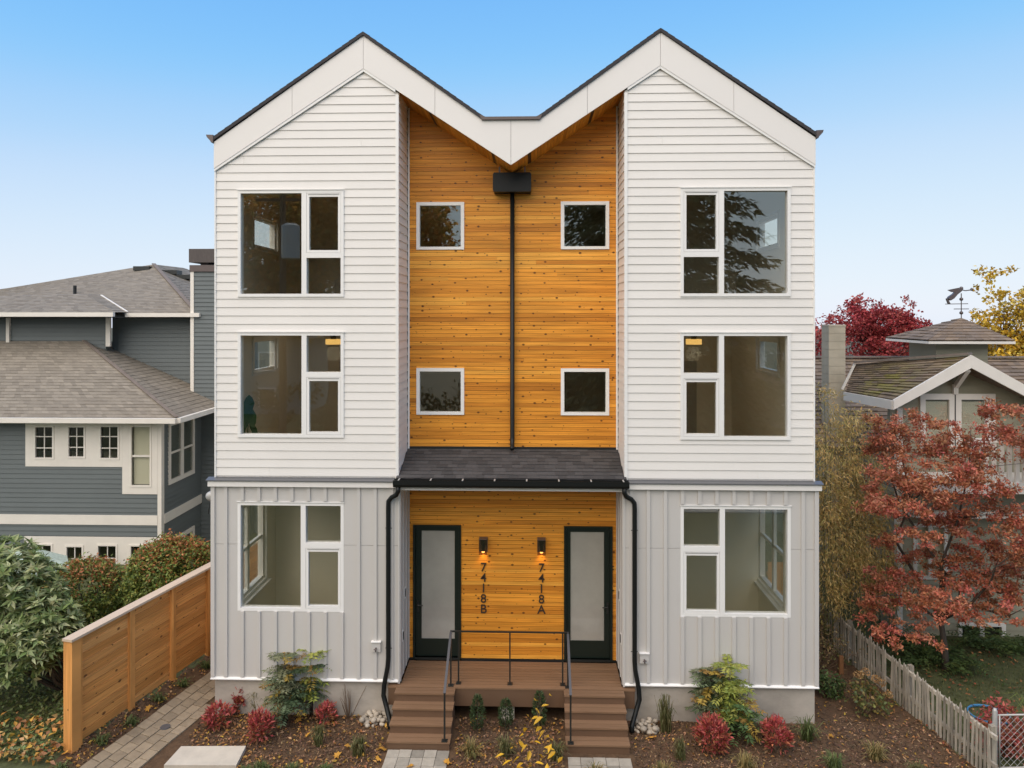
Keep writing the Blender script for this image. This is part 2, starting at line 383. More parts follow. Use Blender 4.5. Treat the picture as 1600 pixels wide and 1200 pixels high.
def palette(rng, N, cols, jit=.15, idx=None):
    cols = np.array(cols); i = rng.integers(0, len(cols), N) if idx is None else idx
    c = cols[i] * (1 + rng.normal(size=(N, 1)) * jit); return np.clip(c * (1 + rng.normal(size=(N, 3)) * jit * .3), .004, .95)
def clumps(rng, ells, per=45, spread=.3, shell=.55):
    """leaf positions in small clumps spread through the outer volume of ellipsoids (cx,cy,cz,rx,ry,rz,n)"""
    P = []; K = []; kk = 0
    for (cx, cy, cz, rx, ry, rz, n) in ells:
        k = max(3, int(n / per)); d = rng.normal(size=(k, 3)); d /= np.linalg.norm(d, axis=1)[:, None]
        r = shell + (1 - shell) * rng.random(k) ** .6; cc = d * r[:, None] * np.array([rx, ry, rz]) + np.array([cx, cy, cz])
        j = rng.integers(0, k, n); s = spread * np.array([rx, ry, rz]) ** .5 * np.array([rx, ry, rz]).mean() ** .5
        P.append(cc[j] + rng.normal(size=(n, 3)) * s * .6); K.append(j + kk); kk += k
    return np.concatenate(P), np.concatenate(K), kk

# ------------------------------------------------------------------ terrain
def sstep(a, b, x):
    t = min(1, max(0, (x - a) / (b - a))); return t * t * (3 - 2 * t)
def hgt(x, y):
    xx = x + .22 * max(-2, min(4, y))
    h = .26 * (1 - sstep(-7.3, -5.5, x - .18 * min(4, max(-2, y)))) + .5 * (1 - sstep(-16, -8.5, x))
    if -7 < y < 6 and -8 < x < 10: h += .02 * noise.noise(Vector((x * 1.3, y * 1.3, 0)))
    if y < -6: h -= .25 * sstep(6, 16, -y)
    return h
xs = sorted(set([-300, -160, -90, -60, -45, -36, -30] + list(np.round(np.arange(-26, 22.01, .5), 3)) + [26, 32, 40, 60, 90, 160, 300] + list(np.round(np.arange(-8, 9.01, .125), 3))))
ys = sorted(set([-300, -160, -90, -60, -48, -40, -36] + list(np.round(np.arange(-34, 30.01, .5), 3)) + [36, 50, 80, 160, 300] + list(np.round(np.arange(-3, 5.01, .125), 3))))
V = [(x, y, hgt(x, y)) for x in xs for y in ys]; nx, ny = len(xs), len(ys)
regs = {'planting_bed': [], 'lawn': [], 'ground': []}
for i in range(nx - 1):
    for j in range(ny - 1):
        x = (xs[i] + xs[i + 1]) / 2; y = (ys[j] + ys[j + 1]) / 2
        fl = -7.06 + .22 * (y + 1.54)
        pk = 7.53 - .172 * (y + 1.38)
        r = 'ground'
        if -3 < y < 4.5 and fl < x < pk: r = 'planting_bed'
        elif -8 < y < 14 and (x >= pk or x <= fl) and abs(x) < 20: r = 'lawn'
        elif -34 < y < -26.5 or (-16 < y <= -3 and abs(x) < 25): r = 'lawn'
        regs[r].append((i * ny + j, (i + 1) * ny + j, (i + 1) * ny + j + 1, i * ny + j + 1))
for nm, m in (('planting_bed', SOIL), ('lawn', GRASSG), ('ground', EARTH)):
    used = sorted({v for f in regs[nm] for v in f}); mp = {v: k for k, v in enumerate(used)}
    mb = MB(); mb.add([V[v] for v in used], [tuple(mp[v] for v in f) for f in regs[nm]])
    mb.build(nm, m, smooth=True, kind='structure')
MB().box(-200, 200, -25, -17.5, -.5, -.235).build('road', ASPH, kind='structure')
MB().box(-200, 200, -17.45, -17.25, -.5, -.12).build('kerb', CONC, kind='structure')
MB().box(-200, 200, -15.6, -13.9, -.5, -.17).build('pavement', CONC, kind='structure')

# ------------------------------------------------------------------ the twin-gabled house
H = thing('townhouse', 'white twin gabled three storey duplex with amber cedar recess between its two wings', 'house', (0, 0, 0))
UX, LX, RX, RD = 5.355, 5.41, 2.03, 0.9     # half width above / below the band, recess half width, recess depth
ZB, ZBT = 4.14, 4.26                        # band
WX0, WX1 = 3.01, 4.942
FW = {3: (7.553, 9.478), 2: (5.015, 6.91), 1: (1.882, 3.845)}
def holes(s, floors):
    return [((WX0 if s > 0 else -WX1), (WX1 if s > 0 else -WX0), *FW[k]) for k in floors]
SIDEW = [(.45, 1.95, 1.75, 3.5), (1.32, 2.61, 6.06, 6.72), (1.32, 2.61, 8.6, 9.22)]     # openings in each side wall (y0,y1,z0,z1)
SIDEW_R = [(1.0, 2.6, 1.62, 3.5)] + SIDEW[1:]
for s in (-1, 1):
    a, b = (RX, UX) if s > 0 else (-UX, -RX)
    la, lb = (RX, LX) if s > 0 else (-LX, -RX)
    # lower front wall, panel seams as real gaps
    lh = holes(s, [1])
    zs = 3.085
    grid_wall(la, lb, .69, zs - .005, -.03, .14, [(h[0], h[1], h[2], min(h[3], zs - .005)) for h in lh]).build('panel_wall', GREYP, H)
    grid_wall(la, lb, zs + .005, ZB, -.03, .14, [(h[0], h[1], max(h[2], zs + .005), h[3]) for h in lh]).build('panel_wall', GREYP, H)
    grid_wall(la + .01, lb - .01, .66, ZB - .002, -.018, .12, lh).build('wall_sheathing', GREYP, H)
    # upper wall sheathing and gable
    uh = holes(s, [2, 3])
    grid_wall(a, b, ZBT + .02, 9.86, .0, .14, uh).build('wall_sheathing', WHITE, H)
    MB().prism([(s * UX, 9.862), (s * RX, 9.862), (s * RX, 11.22), (s * 2.65, 11.63)], .0, .14).build('gable_wall', WHITE, H)
    def ends(z, s=s):
        zz = max(z, 0); lo = RX + .045; hi = UX - .012
        if zz > 9.80: hi = min(hi, 5.365 - (zz - 9.82) * 1.53 + .03)
        if zz > 11.2: lo = max(lo, 2.648 - (11.595 - zz) * 1.51 - .03)
        if hi < lo: hi = lo
        return (lo, hi) if s > 0 else (-hi, -lo)
    clad(H, WHITE, '-y', 0.0, a, b, ZBT + .035, 11.6, .1523, uh, tb=.0165, tt=.004, gap=.005, zstart=9.797 - 36 * .1523, ends=ends,
         joints=lambda z, s=s: [s * (2.4 + ((z * 7.13) % 1) * 2.6)] if (z * 3.7) % 1 > .72 else [])
    # recess return walls: lap siding above, battens below
    clad(H, WHITE, '-x' if s > 0 else '+x', s * RX, .02, RD, 4.3, 11.3, .1523, tb=.0165, tt=.004, gap=.005, zstart=9.797 - 36 * .1523)
    MB().box(*sorted((s * RX, s * (RX + .14))), .141, RD + .05, .62, 11.4).build('return_wall', WHITE, H)
    MB().box(*sorted((s * (RX - .012), s * (RX + .043))), -.030, .016, ZBT + .03, 11.18).build('corner_trim', TRIM, H)
    MB().box(*sorted((s * (UX - .012), s * (UX + .012))), -.030, .02, ZBT + .03, 9.85).build('corner_trim', TRIM, H)
    MB().box(*sorted((s * (RX - .035), s * (RX - .0005))), -.05, RD, .62, 4.12).build('return_panel', GREYP, H)
    for yb in (-.01, .26, .56, .85):
        MB().box(*sorted((s * (RX - .052), s * (RX - .036))), yb, yb + .045, .64, 4.1).build('batten', GREYP, H)
    # battens (a gap at the window)
    xb = RX + .075
    k = 0
    while xb < LX - .05:
        segs = [(.695, ZB - .002)]
        if WX0 - .05 < xb + .03 and xb < WX1 + .03: segs = [(.695, FW[1][0] - .004), (FW[1][1] + .03, ZB - .002)]
        for z0, z1 in segs:
            if xb > RX + .0: MB().box(*sorted((s * xb, s * (xb + .063))), -.058, -.0305, z0, z1).build('batten', GREYP, H)
        xb += .3015
    MB().box(*sorted((s * (LX - .058), s * (LX + .012))), -.062, .02, .695, ZB - .002).build('corner_trim', GREYP, H)
    # band, flashing, base trim, foundation
    MB().box(*sorted((s * (RX + .002), s * (LX + .05))), -.10, .0, ZB, ZBT - .018).build('belly_band', FASC, H)
    MB().prism([(-.125, ZBT - .017), (-.125, ZBT - .002), (.0, ZBT + .034), (.0, ZBT - .017)], *sorted((s * (RX + .004), s * (LX + .075))), axis='x').build('band_flashing', GREYM, H)
    MB().box(*sorted((s * (LX + .001), s * (LX + .05))), .0, 13.9, ZB, ZBT - .018).build('belly_band', FASC, H)
    MB().prism([(-.075, .652), (-.075, .666), (-.02, .69), (.05, .69), (.05, .652)], *sorted((s * (RX - .01), s * (LX + .014))), axis='x').build('base_flashing', TRIM, H)
    MB().box(*sorted((s * (RX - .02), s * (UX + .015))), .0, .2, -.8, .65).build('foundation', CONC, H)
    MB().box(*sorted((s * (UX - .18), s * (UX + .014))), .2, 14, -.8, .649).build('foundation', CONC, H)
    # side wall with its openings, interior lining
    sw = SIDEW if s < 0 else SIDEW_R
    grid_wall(.141, 13.9, .65, 10.35, s * (UX - .14), s * (UX - .0), sw, 'x').build('side_wall', WHITE, H)
    grid_wall(.15, 13.9, .66, 10.3, s * (UX - .155), s * (UX - .141), sw, 'x').build('interior_lining', INT, H)
    for lab, z0, z1, hs in (('1', .66, 4.05, lh), ('u', 4.05, 10.3, uh)):
        grid_wall(*sorted((s * (RX + .14), s * (UX - .156))), z0, z1, .142, .156, hs).build('interior_lining', INT, H)
    # side windows
    for (y0, y1, z0, z1) in sw:
        f = grid_wall(y0 - .06, y1 + .06, z0 - .06, z1 + .06, s * (UX - .185), s * (UX - .156), [(y0, y1, z0, z1)], 'x').build('side_window', TRIM, H)
        grid_wall(y0, y1, z0, z1, s * (UX - .13), s * (UX - .03), [(y0 + .05, y1 - .05, z0 + .05, z1 - .05)], 'x').build('window_frame', TRIM, f)
        MB().box(*sorted((s * (UX - .075), s * (UX - .069))), y0 + .05, y1 - .05, z0 + .05, z1 - .05).build('pane', GLASSC, f)
        if z0 < 3: MB().box(*sorted((s * (UX - .11), s * (UX - .05))), y0 + .05, y1 - .05, (z0 + z1) / 2 - .03, (z0 + z1) / 2 + .03).build('meeting_rail', TRIM, f)
        if z0 < 3:
            MB().box(*sorted((s * (UX - .11), s * (UX - .05))), (y0 + y1) / 2 - .05, (y0 + y1) / 2 + .05, z0 + .05, z1 - .05).build('mullion', TRIM, f)
            MB().box(*sorted((s * (UX - .26), s * (UX - .156))), y0 - .1, y1 + .1, z0 - .1, z0 - .061).build('window_sill', TRIM, f)
    # fascia panels with open joints
    g = .006
    top = lambda x: 12.235 - abs(x - 2.65) * .695
    def tp(x): return 10.70 if x < .488 else (12.235 - (2.65 - x) * .71 if x < 2.65 else 12.235 - (x - 2.65) * .695)
    def bt(x): return 11.65 - (2.65 - x) * .66 if x < 2.65 else 11.65 - (x - 2.65) * .655
    cuts = [.003, 1.36, 2.65, 3.94, UX + .012]
    for i in range(4):
        x0, x1 = cuts[i] + (g / 2 if i else 0), cuts[i + 1] - (g / 2 if i < 3 else 0)
        pts = [x0] + [x for x in (.488,) if x0 < x < x1] + [x1]
        poly = [(s * x, tp(x)) for x in pts] + [(s * x, bt(x)) for x in reversed(pts)]
        MB().prism(poly, -.055, -.023).build('fascia_panel', FASC, H)
    poly = [(s * x, tp(x) - .01) for x in (.003, .488, 2.65, UX)] + [(s * x, bt(x) + .02) for x in (UX, 2.65, .003)]
    MB().prism(poly, -.022, -.001).build('fascia_backing', GREYM, H)
    MB().prism([(s * 2.65, 11.65), (s * (UX + .01), bt(UX + .01) - .0), (s * (UX + .01), bt(UX + .01) - .05), (s * 2.65, 11.595)], -.047, -.022).build('rake_trim', TRIM, H)
    MB().prism([(s * 2.648, 11.65), (s * (RX + .043), bt(RX + .043) - .0), (s * (RX + .043), bt(RX + .043) - .05), (s * 2.648, 11.595)], -.047, -.022).build('rake_trim', TRIM, H)
    # roof with stepped shingle courses
    def course_poly(p, q, n, th):
        out = []
        for k in range(n):
            a_ = Vector(p).lerp(Vector(q), k / n); b_ = Vector(p).lerp(Vector(q), (k + 1) / n)
            d = (b_ - a_).normalized(); nn = Vector((-d.y, d.x)); nn = nn if nn.y > 0 else -nn
            out += [tuple(a_ + nn * th), tuple(b_ + nn * .002)]
        return out
    outer = course_poly((s * (UX + .05), tp(UX) + .055), (s * 2.65, 12.30), 22, .009)
    inner = course_poly((s * .50, 10.77), (s * 2.65, 12.30), 18, .009)
    MB().prism(outer + [(s * 2.65, 12.24), (s * (UX + .05), tp(UX) - .005)], -.085, 13.9).build('roof_slope', SHING_R, H)
    MB().prism(inner + [(s * 2.65, 12.24), (s * .50, 10.705)], -.085, 13.9).build('roof_slope', SHING_R, H)
    MB().prism([(s * .0, 10.702), (s * .52, 10.702), (s * .56, 10.79), (s * .50, 10.775), (s * .45, 10.755), (0, 10.755)], -.095, 13.9).build('valley_cap', BRONZE, H)
    MB().prism([(s * (UX + .013), 10.47), (s * (UX + .14), 10.475), (s * (UX + .125), 10.43), (s * (UX + .06), 10.36), (s * (UX + .05), 10.335), (s * (UX + .013), 10.335)], -.09, 13.9).build('gutter', BRONZE, H)
    # soffit planks under the inner roof slope
    L = math.hypot(RX, RX * .66); nb = 34
    ux, uz = RX / L, RX * .66 / L
    for k in range(nb):
        d0, d1 = k * L / nb + .002, (k + 1) * L / nb - .002
        if k in (5, 24): continue
        p = lambda d, o: (s * (d * ux - o * uz * -1 * 0), 9.905 + d * uz + o)
        MB().prism([p(d0, 0), p(d1, 0), p(d1, .018), p(d0, .018)], -.02, RD - .018).build('soffit_plank', CEDARS, H)
    for k in (5, 24):
        d0, d1 = k * L / nb, (k + 1) * L / nb
        MB().prism([(s * d0 * ux, 9.912 + d0 * uz), (s * d1 * ux, 9.912 + d1 * uz), (s * d1 * ux, 9.93 + d1 * uz), (s * d0 * ux, 9.93 + d0 * uz)], -.02, RD - .018).build('soffit_vent', BLACK, H)
    MB().prism([(s * .0, 9.935), (s * RX, 9.935 + RX * .66), (s * RX, 10.0 + RX * .66), (0, 10.0)], -.02, RD + .1).build('soffit_backing', SHING_R, H)

# recess back wall, its openings and its planks
RW = [(s0, s1, z0, z1) for (z0, z1) in ((8.478, 9.39), (5.31, 6.205)) for (s0, s1) in ((-1.845, -.925), (.925, 1.845))]
RDOOR = [(-1.91, -.985, .56, 3.19), (.985, 1.91, .56, 3.19)]
grid_wall(-RX, RX, .5, 9.88, RD, RD + .14, RW + RDOOR).build('recess_wall', SHING_R, H)
MB().prism([(-RX, 9.882), (RX, 9.882), (RX, 11.4), (0, 10.1), (-RX, 11.4)], RD, RD + .14).build('recess_wall', SHING_R, H)
def plank_rows(z0, z1, pitch, hl):
    P = FACE['-y'](RD)
    z = z0
    while z < z1:
        lo, hi = z + .0052, min(z + pitch, z1)
        a0, a1 = -RX + .022, RX - .022
        if hi > 9.95:
            m = (hi - 9.95) / .66
            spans = [(a0, -max(m - .05, 0)), (max(m - .05, 0), a1)]
        else: spans = [(a0, a1)]
        hs = sorted(h for h in hl if h[2] < hi - .004 and h[3] > lo + .004)
        for h in hs:
            for (s0, s1) in ((lo, h[2] - .002), (h[3] + .002, hi)):
                if s1 - s0 > .008: board(H, CEDAR, P, h[0], h[1], s0, s1, .019, .019, name='cedar_plank')
        out = []
        for (x0, x1) in spans:
            c = x0
            for h in hs:
                out.append((c, h[0])); c = h[1]
            out.append((c, x1))
        rr = random.Random(round(z * 1000))
        for (x0, x1) in out:
            if x1 - x0 > 2.4 and rr.random() < .3:
                xm = rr.uniform(x0 + .5, x1 - .5); prs = [(x0, xm - .001), (xm + .001, x1)]
            else: prs = [(x0, x1)]
            for q in prs:
                if q[1] - q[0] > .02: board(H, CEDAR, P, q[0], q[1], lo, hi, .019, .019, name='cedar_plank')
        z += pitch
plank_rows(4.60, 11.24, .078, RW)
plank_rows(.635, 4.12, .078, RDOOR)
MB().box(-RX + .02, RX - .02, RD - .03, RD - .0, .61, .633).build('base_strip', BLACK, H)
for s in (-1, 1):
    MB().box(*sorted((s * (RX - .053), s * (RX - .0225))), RD - .045, RD - .0195, 4.66, 11.2).build('corner_trim', TRIM, H)

# ---- front windows
def win(x0, x1, z0, z1, mull, trans, sash_top):
    """three-light window: wide fixed light, narrow fixed light, narrow casement"""
    yf, yb = -.034, .10; fw = .055
    s = 1 if mull > 0 else -1
    nar = (x0, mull) if s > 0 else (mull, x1)
    wid = (mull, x1) if s > 0 else (x0, mull)
    mw = .045
    lights = []
    wx = (wid[0] + (mw if wid[0] == mull else fw), wid[1] - (mw if wid[1] == mull else fw))
    nx_ = (nar[0] + (mw if nar[0] == mull else fw), nar[1] - (mw if nar[1] == mull else fw))
    A = (wx[0], wx[1], z0 + fw, z1 - fw); B = (nx_[0], nx_[1], z0 + fw, trans - mw); D = (nx_[0], nx_[1], trans + mw, z1 - fw)
    w_ = grid_wall(x0, x1, z0, z1, yf, yb, [A, B, D]).build('window', TRIM, H)
    MB().box(x0 - .012, x1 + .012, -.05, -.0345, z1 + .001, z1 + .016).build('drip_cap', TRIM, w_)
    for L_ in (A, B, D):
        ys = -.002
        if (L_ is D) == sash_top and L_ is not A:
            e = .048
            I = (L_[0] + e, L_[1] - e, L_[2] + e, L_[3] - e - .02)
            grid_wall(L_[0] + .004, L_[1] - .004, L_[2] + .004, L_[3] - .004, -.03, .05, [I]).build('sash', TRIM, w_)
            MB().box(L_[0] + .03, L_[1] - .03, -.038, -.0305, L_[3] - .028, L_[3] - .014).build('sash_rail', GALV, w_)
            L_ = I; ys = .012
        else: ys = .03
        MB().box(L_[0], L_[1], ys, ys + .006, L_[2], L_[3]).build('pane', GLASS, w_)
for s in (-1, 1):
    a, b = (WX0, WX1) if s > 0 else (-WX1, -WX0)
    win(a, b, *FW[3], s * 3.73, 8.30, True)
    win(a, b, *FW[2], s * 3.73, 6.15, False)
    win(a, b, *FW[1], s * 3.745, 3.075, False)
for (x0, x1, z0, z1) in RW:
    w_ = grid_wall(x0, x1, z0, z1, RD - .045, RD + .08, [(x0 + .065, x1 - .065, z0 + .055, z1 - .065)]).build('window', TRIM, H)
    MB().box(x0 + .065, x1 - .065, RD + .005, RD + .011, z0 + .055, z1 - .065).build('pane', GLASS, w_)

# ---- entrance doors
for s in (-1, 1):
    x0, x1 = (.985, 1.91) if s > 0 else (-1.91, -.985)
    d = grid_wall(x0, x1, .625, 3.19, RD - .05, RD + .1, [(x0 + .045, x1 - .045, .66, 3.15)]).build('door', DOORK, H)
    px0, px1 = x0 + .16, x1 - .125
    if s > 0: px0, px1 = x0 + .125, x1 - .16
    grid_wall(x0 + .05, x1 - .05, .665, 3.145, RD - .005, RD + .04, [(px0, px1, .995, 3.075)]).build('door_leaf', DOORK, d)
    MB().box(px0, px1, RD + .012, RD + .02, .995, 3.075).build('pane', DOORG, d)
    MB().box(x0 + .046, x1 - .046, RD - .085, RD - .006, .6255, .66).build('threshold', BLACK, d)
    hx = x0 + .095 if s < 0 else x1 - .095
    MB().box(hx - .02, hx + .02, RD - .03, RD - .0055, 1.52, 1.74).tube([(hx, RD - .03, 1.66), (hx, RD - .07, 1.66), (hx + s * -.0 + (.1 if s < 0 else -.1), RD - .075, 1.66)], .011, 6).build('handle', BLACK, d)

# ---- porch roof with its gutter and downspouts
pe, pt = Vector((0, -.10, 4.315)), Vector((0, RD, 4.66))
MB().prism([(pe.y, pe.z - .03), (pt.y, pt.z - .03), (pt.y, pt.z), (pe.y, pe.z)], -RX - .02, RX - .04 + .06, axis='x').build('porch_roof_deck', SHING_R, H)
rows = 9; nrm = Vector((0, -(pt.z - pe.z), pt.y - pe.y)).normalized()
rr = random.Random(4)
for r in range(rows):
    c0 = pe.lerp(pt, r / rows); c1 = pe.lerp(pt, (r + 1.25) / rows if r < rows - 1 else 1)
    lim = (RX + .02) if c0.y < -.02 else RX - .03
    x = -lim
    while x < lim - .01:
        wd = rr.uniform(.12, .24); x1 = min(x + wd, lim)
        th = rr.choice((.006, .012, .012))
        y0 = c0 - Vector((0, .004, .0014)) * rr.choice((0, 1, 2))
        vs = []
        for xx in (x + .001, x1 - .001):
            vs += [(xx, y0.y, y0.z + .002), (xx, *(y0 + nrm * (th + .004)).yz), (xx, *(c1 + nrm * .003).yz), (xx, c1.y, c1.z + .002)]
        MB().add(vs, [(0, 1, 2, 3), (7, 6, 5, 4), (0, 4, 5, 1), (1, 5, 6, 2), (2, 6, 7, 3)]).build('shingle', SHING_D, H)
        x = x1
MB().box(-RX + .05, RX - .05, RD - .035, RD - .0195, 4.60, 4.70).build('roof_flashing', BLACK, H)
MB().prism([(-.225, 4.185), (-.24, 4.225), (-.24, 4.305), (-.23, 4.305), (-.23, 4.2), (-.12, 4.195), (-.12, 4.305), (-.11, 4.305), (-.11, 4.175), (-.21, 4.175)], -RX - .05, RX + .05, axis='x').build('gutter', BLACKP, H)
for k in range(8):
    x = -1.98 + k * 3.96 / 7
    MB().box(x - .012, x + .012, -.248, -.105, 4.3055, 4.314).build('gutter_hanger', GALV, H)
MB().box(-RX + .06, RX - .06, -.108, -.07, 4.10, 4.20).build('porch_beam', FASC, H)
MB().box(-RX + .06, RX - .06, -.069, RD - .02, 4.122, 4.14).build('porch_ceiling', FASC, H)
for s in (-1, 1):
    zg = hgt(s * 2.1, -.5) if s > 0 else hgt(-2.1, -.5)
    pts = [(s * 2.0, -.18, 4.18), (s * 2.0, -.18, 4.10), (s * 2.03, -.16, 4.03), (s * 2.13, -.11, 3.97), (s * 2.185, -.10, 3.9), (s * 2.19, -.095, 3.8), (s * 2.19, -.095, 1.1), (s * 2.2, -.1, .95), (s * 2.26, -.12, .62), (s * 2.27, -.13, .45), (s * 2.2, -.2, .28), (s * 2.11, -.33, .1), (s * 2.10, -.40, .02)]
    d = MB().tube(pts, .042, 10).build('downspout', BLACKP, H, smooth=True)
    for z in (3.4, 1.25): MB().box(s * 2.19 - .06, s * 2.19 + .06, -.06, -.0495, z, z + .014).build('pipe_strap', BLACK, d)
# rain collector box and downpipe in the recess
col = MB().prism([(-.345, 9.54), (.345, 9.54), (.36, 9.58), (.36, 9.87), (.34, 9.90), (-.34, 9.90), (-.36, 9.87), (-.36, 9.58)], RD - .30, RD - .022).build('rain_collector', BLACKP, H)
for s in (-1, 1): MB().box(s * .24 - .012, s * .24 + .012, RD - .25, RD - .1, 9.90, 10.02).build('bracket', GREYM, col)
MB().tube([(0, RD - .1, 9.54), (0, RD - .1, 4.9), (0, RD - .13, 4.82), (0, RD - .22, 4.72), (0, RD - .26, 4.705)], .042, 10).build('downspout', BLACKP, H, smooth=True)
# small fittings on the return walls and the corner
for s in (-1, 1):
    for z, yy in ((1.95, .42), (1.25, .2)):
        f = MB().box(*sorted((s * (RX - .045), s * (RX - .036))), yy, yy + .085, z, z + .2).build('wall_box', TRIM, H)
        MB().box(*sorted((s * (RX - .056), s * (RX - .0455))), yy + .02, yy + .065, z + .03, z + .17).build('box_cover', BLACK, f)
m_ = MB().box(-LX - .10, -LX - .012, .10, .2, 3.84, 4.02)
m_.build('meter_box', GREYM, H)
MB().tube([(-LX - .06, .10, 3.93), (-LX - .06, .02, 3.93), (-LX - .06, -.01, 3.93)], [.085, .085, .05], 12).build('meter_dial', GALV, H, smooth=True)
MB().tube([(-LX - .07, .08, 3.84), (-LX - .10, .06, 3.7), (-LX - .11, .06, 3.6)], .012, 6).build('meter_cable', BLACK, H)

# ---- rooms behind the glass
for s in (-1, 1):
    X = lambda a, b: sorted((s * a, s * b))
    for nm, z0, z1, m in (('room_floor', .45, .64, INTF), ('room_floor', 3.98, 4.10, INTF), ('room_floor', 7.0, 7.14, INTF)):
        MB().box(*X(RX + .145, UX - .157), .16, RD + .16, z0, z1).build(nm, m, H)
        MB().box(*X(.1, UX - .157), RD + .161, 13.8, z0, z1).build(nm, m, H)
    for z0, z1 in ((3.93, 3.975), (6.86, 6.995), (10.31, 10.33)):
        MB().box(*X(RX + .145, UX - .157), .16, RD + .16, z0, z1).build('room_ceiling', INTC, H)
        MB().box(*X(.1, UX - .157), RD + .161, 13.8, z0, z1).build('room_ceiling', INTC, H)
    MB().box(*X(0.01, .095), RD + .2, 13.8, .65, 10.3).build('party_wall', INT, H)
    for k, (z0, z1, yb, xo) in enumerate(((.645, 3.925, 2.55, 3.42), (4.105, 6.855, 4.6, 3.2), (7.145, 10.305, 4.2, 3.6))):
        MB().box(*X(xo, UX - .157), yb, yb + .12, z0, z1).build('room_partition', INT, H)
        MB().box(*X(.1, UX - .157), 7.5, 7.6, z0, z1).build('room_partition', INT, H)
        MB().box(*X(RX + .145, RX + .2), .16, 1.3, z0, z1).build('room_partition', INT, H)
    dl = MB().box(*X(3.62, 4.35), 4.55, 4.598, 4.11, 6.1).build('interior_door', INTD, H)
    MB().tube([(s * 3.70, 4.55, 5.07), (s * 3.70, 4.50, 5.07)], [.03, .04], 10).build('door_knob', BLACK, dl)
    MB().tube([(s * 3.70, 4.55, 5.22), (s * 3.70, 4.53, 5.22)], [.03, .03], 10).build('deadbolt', BLACK, dl)
MB().box(-UX + .2, UX - .2, 13.8, 13.9, .65, 11).build('rear_wall', WHITE, H)

LAMPG = emit('warm_lamp_shade', (1.0, .60, .18), .62)
for s, lab in ((-1, 'lit amber drum ceiling lamp seen through the left wing middle window'), (1, 'lit amber drum ceiling lamp seen through the right wing middle window')):
    p = at(521 if s < 0 else 1084, 534, 2.4)
    t = thing('ceiling_lamp', lab, 'lamp', (p.x, 2.4, p.z), group='lit ceiling lamps inside the house')
    MB().tube([(0, 0, -.055), (0, 0, .055)], [.165, .165], 20).build('lamp_shade', LAMPG, t)
    MB().tube([(0, 0, .056), (0, 0, 6.855 - p.z)], [.06, .07], 12).build('lamp_mount', BLACK, t)
    ld = bpy.data.lights.new('lamp_glow', 'POINT'); ld.energy = 3; ld.color = (1, .84, .62); ld.shadow_soft_size = .16
    lo = bpy.data.objects.new('lamp_glow', ld); C.objects.link(lo); lo.parent = t; lo.location = (0, 0, -.26)

# ------------------------------------------------------------------ porch deck, stairs, rails
DK = thing('porch_deck', 'brown composite porch deck in front of the two black entrance doors', 'deck', (0, 0, .6))
y = RD - .055; k = 0
while y > -.115:
    y0 = y - .093
    lim = RX - .055 if y0 > -.06 else 2.2
    if y0 < -.06: y0 = -.125
    MB().box(-lim, lim, y0 + .012, y, -.028, 0).build('deck_board', DECK, DK); y = y0
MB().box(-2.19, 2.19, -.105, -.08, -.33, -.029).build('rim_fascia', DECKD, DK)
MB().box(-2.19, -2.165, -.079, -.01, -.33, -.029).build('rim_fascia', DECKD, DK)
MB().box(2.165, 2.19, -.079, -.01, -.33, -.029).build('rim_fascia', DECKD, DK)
MB().box(-1.9, 1.9, -.04, RD - .1, -.28, -.06).build('deck_frame', DARKIN, DK)
MB().box(-.19, .06, -.05, .15, -.75, -.335).build('footing_post', SLAB, DK)
for s, nm, ox in ((-1, 'left', -1.51), (1, 'right', 1.465)):
    st = thing('porch_stairs', f'brown composite porch stairs of four treads below the {"7418B" if s < 0 else "7418A"} door', 'stairs', (ox, -.13, 0), group='flights of porch stairs')
    for k in range(4):
        z = .6 - k * .15 - (.003 if k == 0 else 0); yf = -.19 - k * .222; yb = 0.0 if k == 0 else yf + .245; hw = .528
        n = 2
        for j in range(n):
            a = yf + (yb - yf) * j / n; b = yf + (yb - yf) * (j + 1) / n
            MB().box(-hw, hw, a + (.008 if j else 0), b, z - .028, z).build('tread', DECK, st)
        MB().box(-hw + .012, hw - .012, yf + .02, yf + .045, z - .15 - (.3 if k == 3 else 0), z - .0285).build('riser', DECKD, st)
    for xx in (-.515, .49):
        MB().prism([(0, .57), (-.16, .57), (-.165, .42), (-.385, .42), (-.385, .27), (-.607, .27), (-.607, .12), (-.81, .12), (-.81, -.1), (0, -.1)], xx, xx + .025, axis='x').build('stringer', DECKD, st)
GR = thing('guard_rail', 'thin black metal guard rail along the porch front between the two stairs', 'railing', (0, .03, .6))
for x in (-.945, -.02, .925):
    MB().box(x - .013, x + .013, -.013, .013, 0, .925).build('post', BLACK, GR)
    MB().box(x - .045, x + .045, -.045, .045, .0005, .012).build('foot_plate', BLACK, GR)
MB().box(-1.06, 1.04, -.02, .02, .925, .945).build('top_rail', BLACK, GR)
GRAYR = mat('rail_top_grey_sheen', (.06, .06, .066), .3, metal=.4)
for s, lab, x in ((-1, 'black metal stair handrail beside the flight below 7418B', -1.075), (1, 'black metal stair handrail beside the flight below 7418A', 1.015)):
    hr = thing('stair_handrail', lab, 'handrail', (x, 0, 0), group='stair handrails')
    MB().box(-.014, .014, -.06, -.032, .6, 1.52).build('post', BLACK, hr)
    MB().box(-.05, .05, -.095, -.005, .5985, .611).build('foot_plate', BLACK, hr)
    MB().box(-.014, .014, -.955, -.927, .147, .95).build('post', BLACK, hr)
    MB().box(-.05, .05, -.985, -.9, .1475, .16).build('foot_plate', BLACK, hr)
    MB().bar((0, .03, 1.545), (0, -.05, 1.545), .036, .02).bar((0, -.05, 1.545), (0, -.955, .945), .042, .022).build('top_rail', GRAYR, hr)

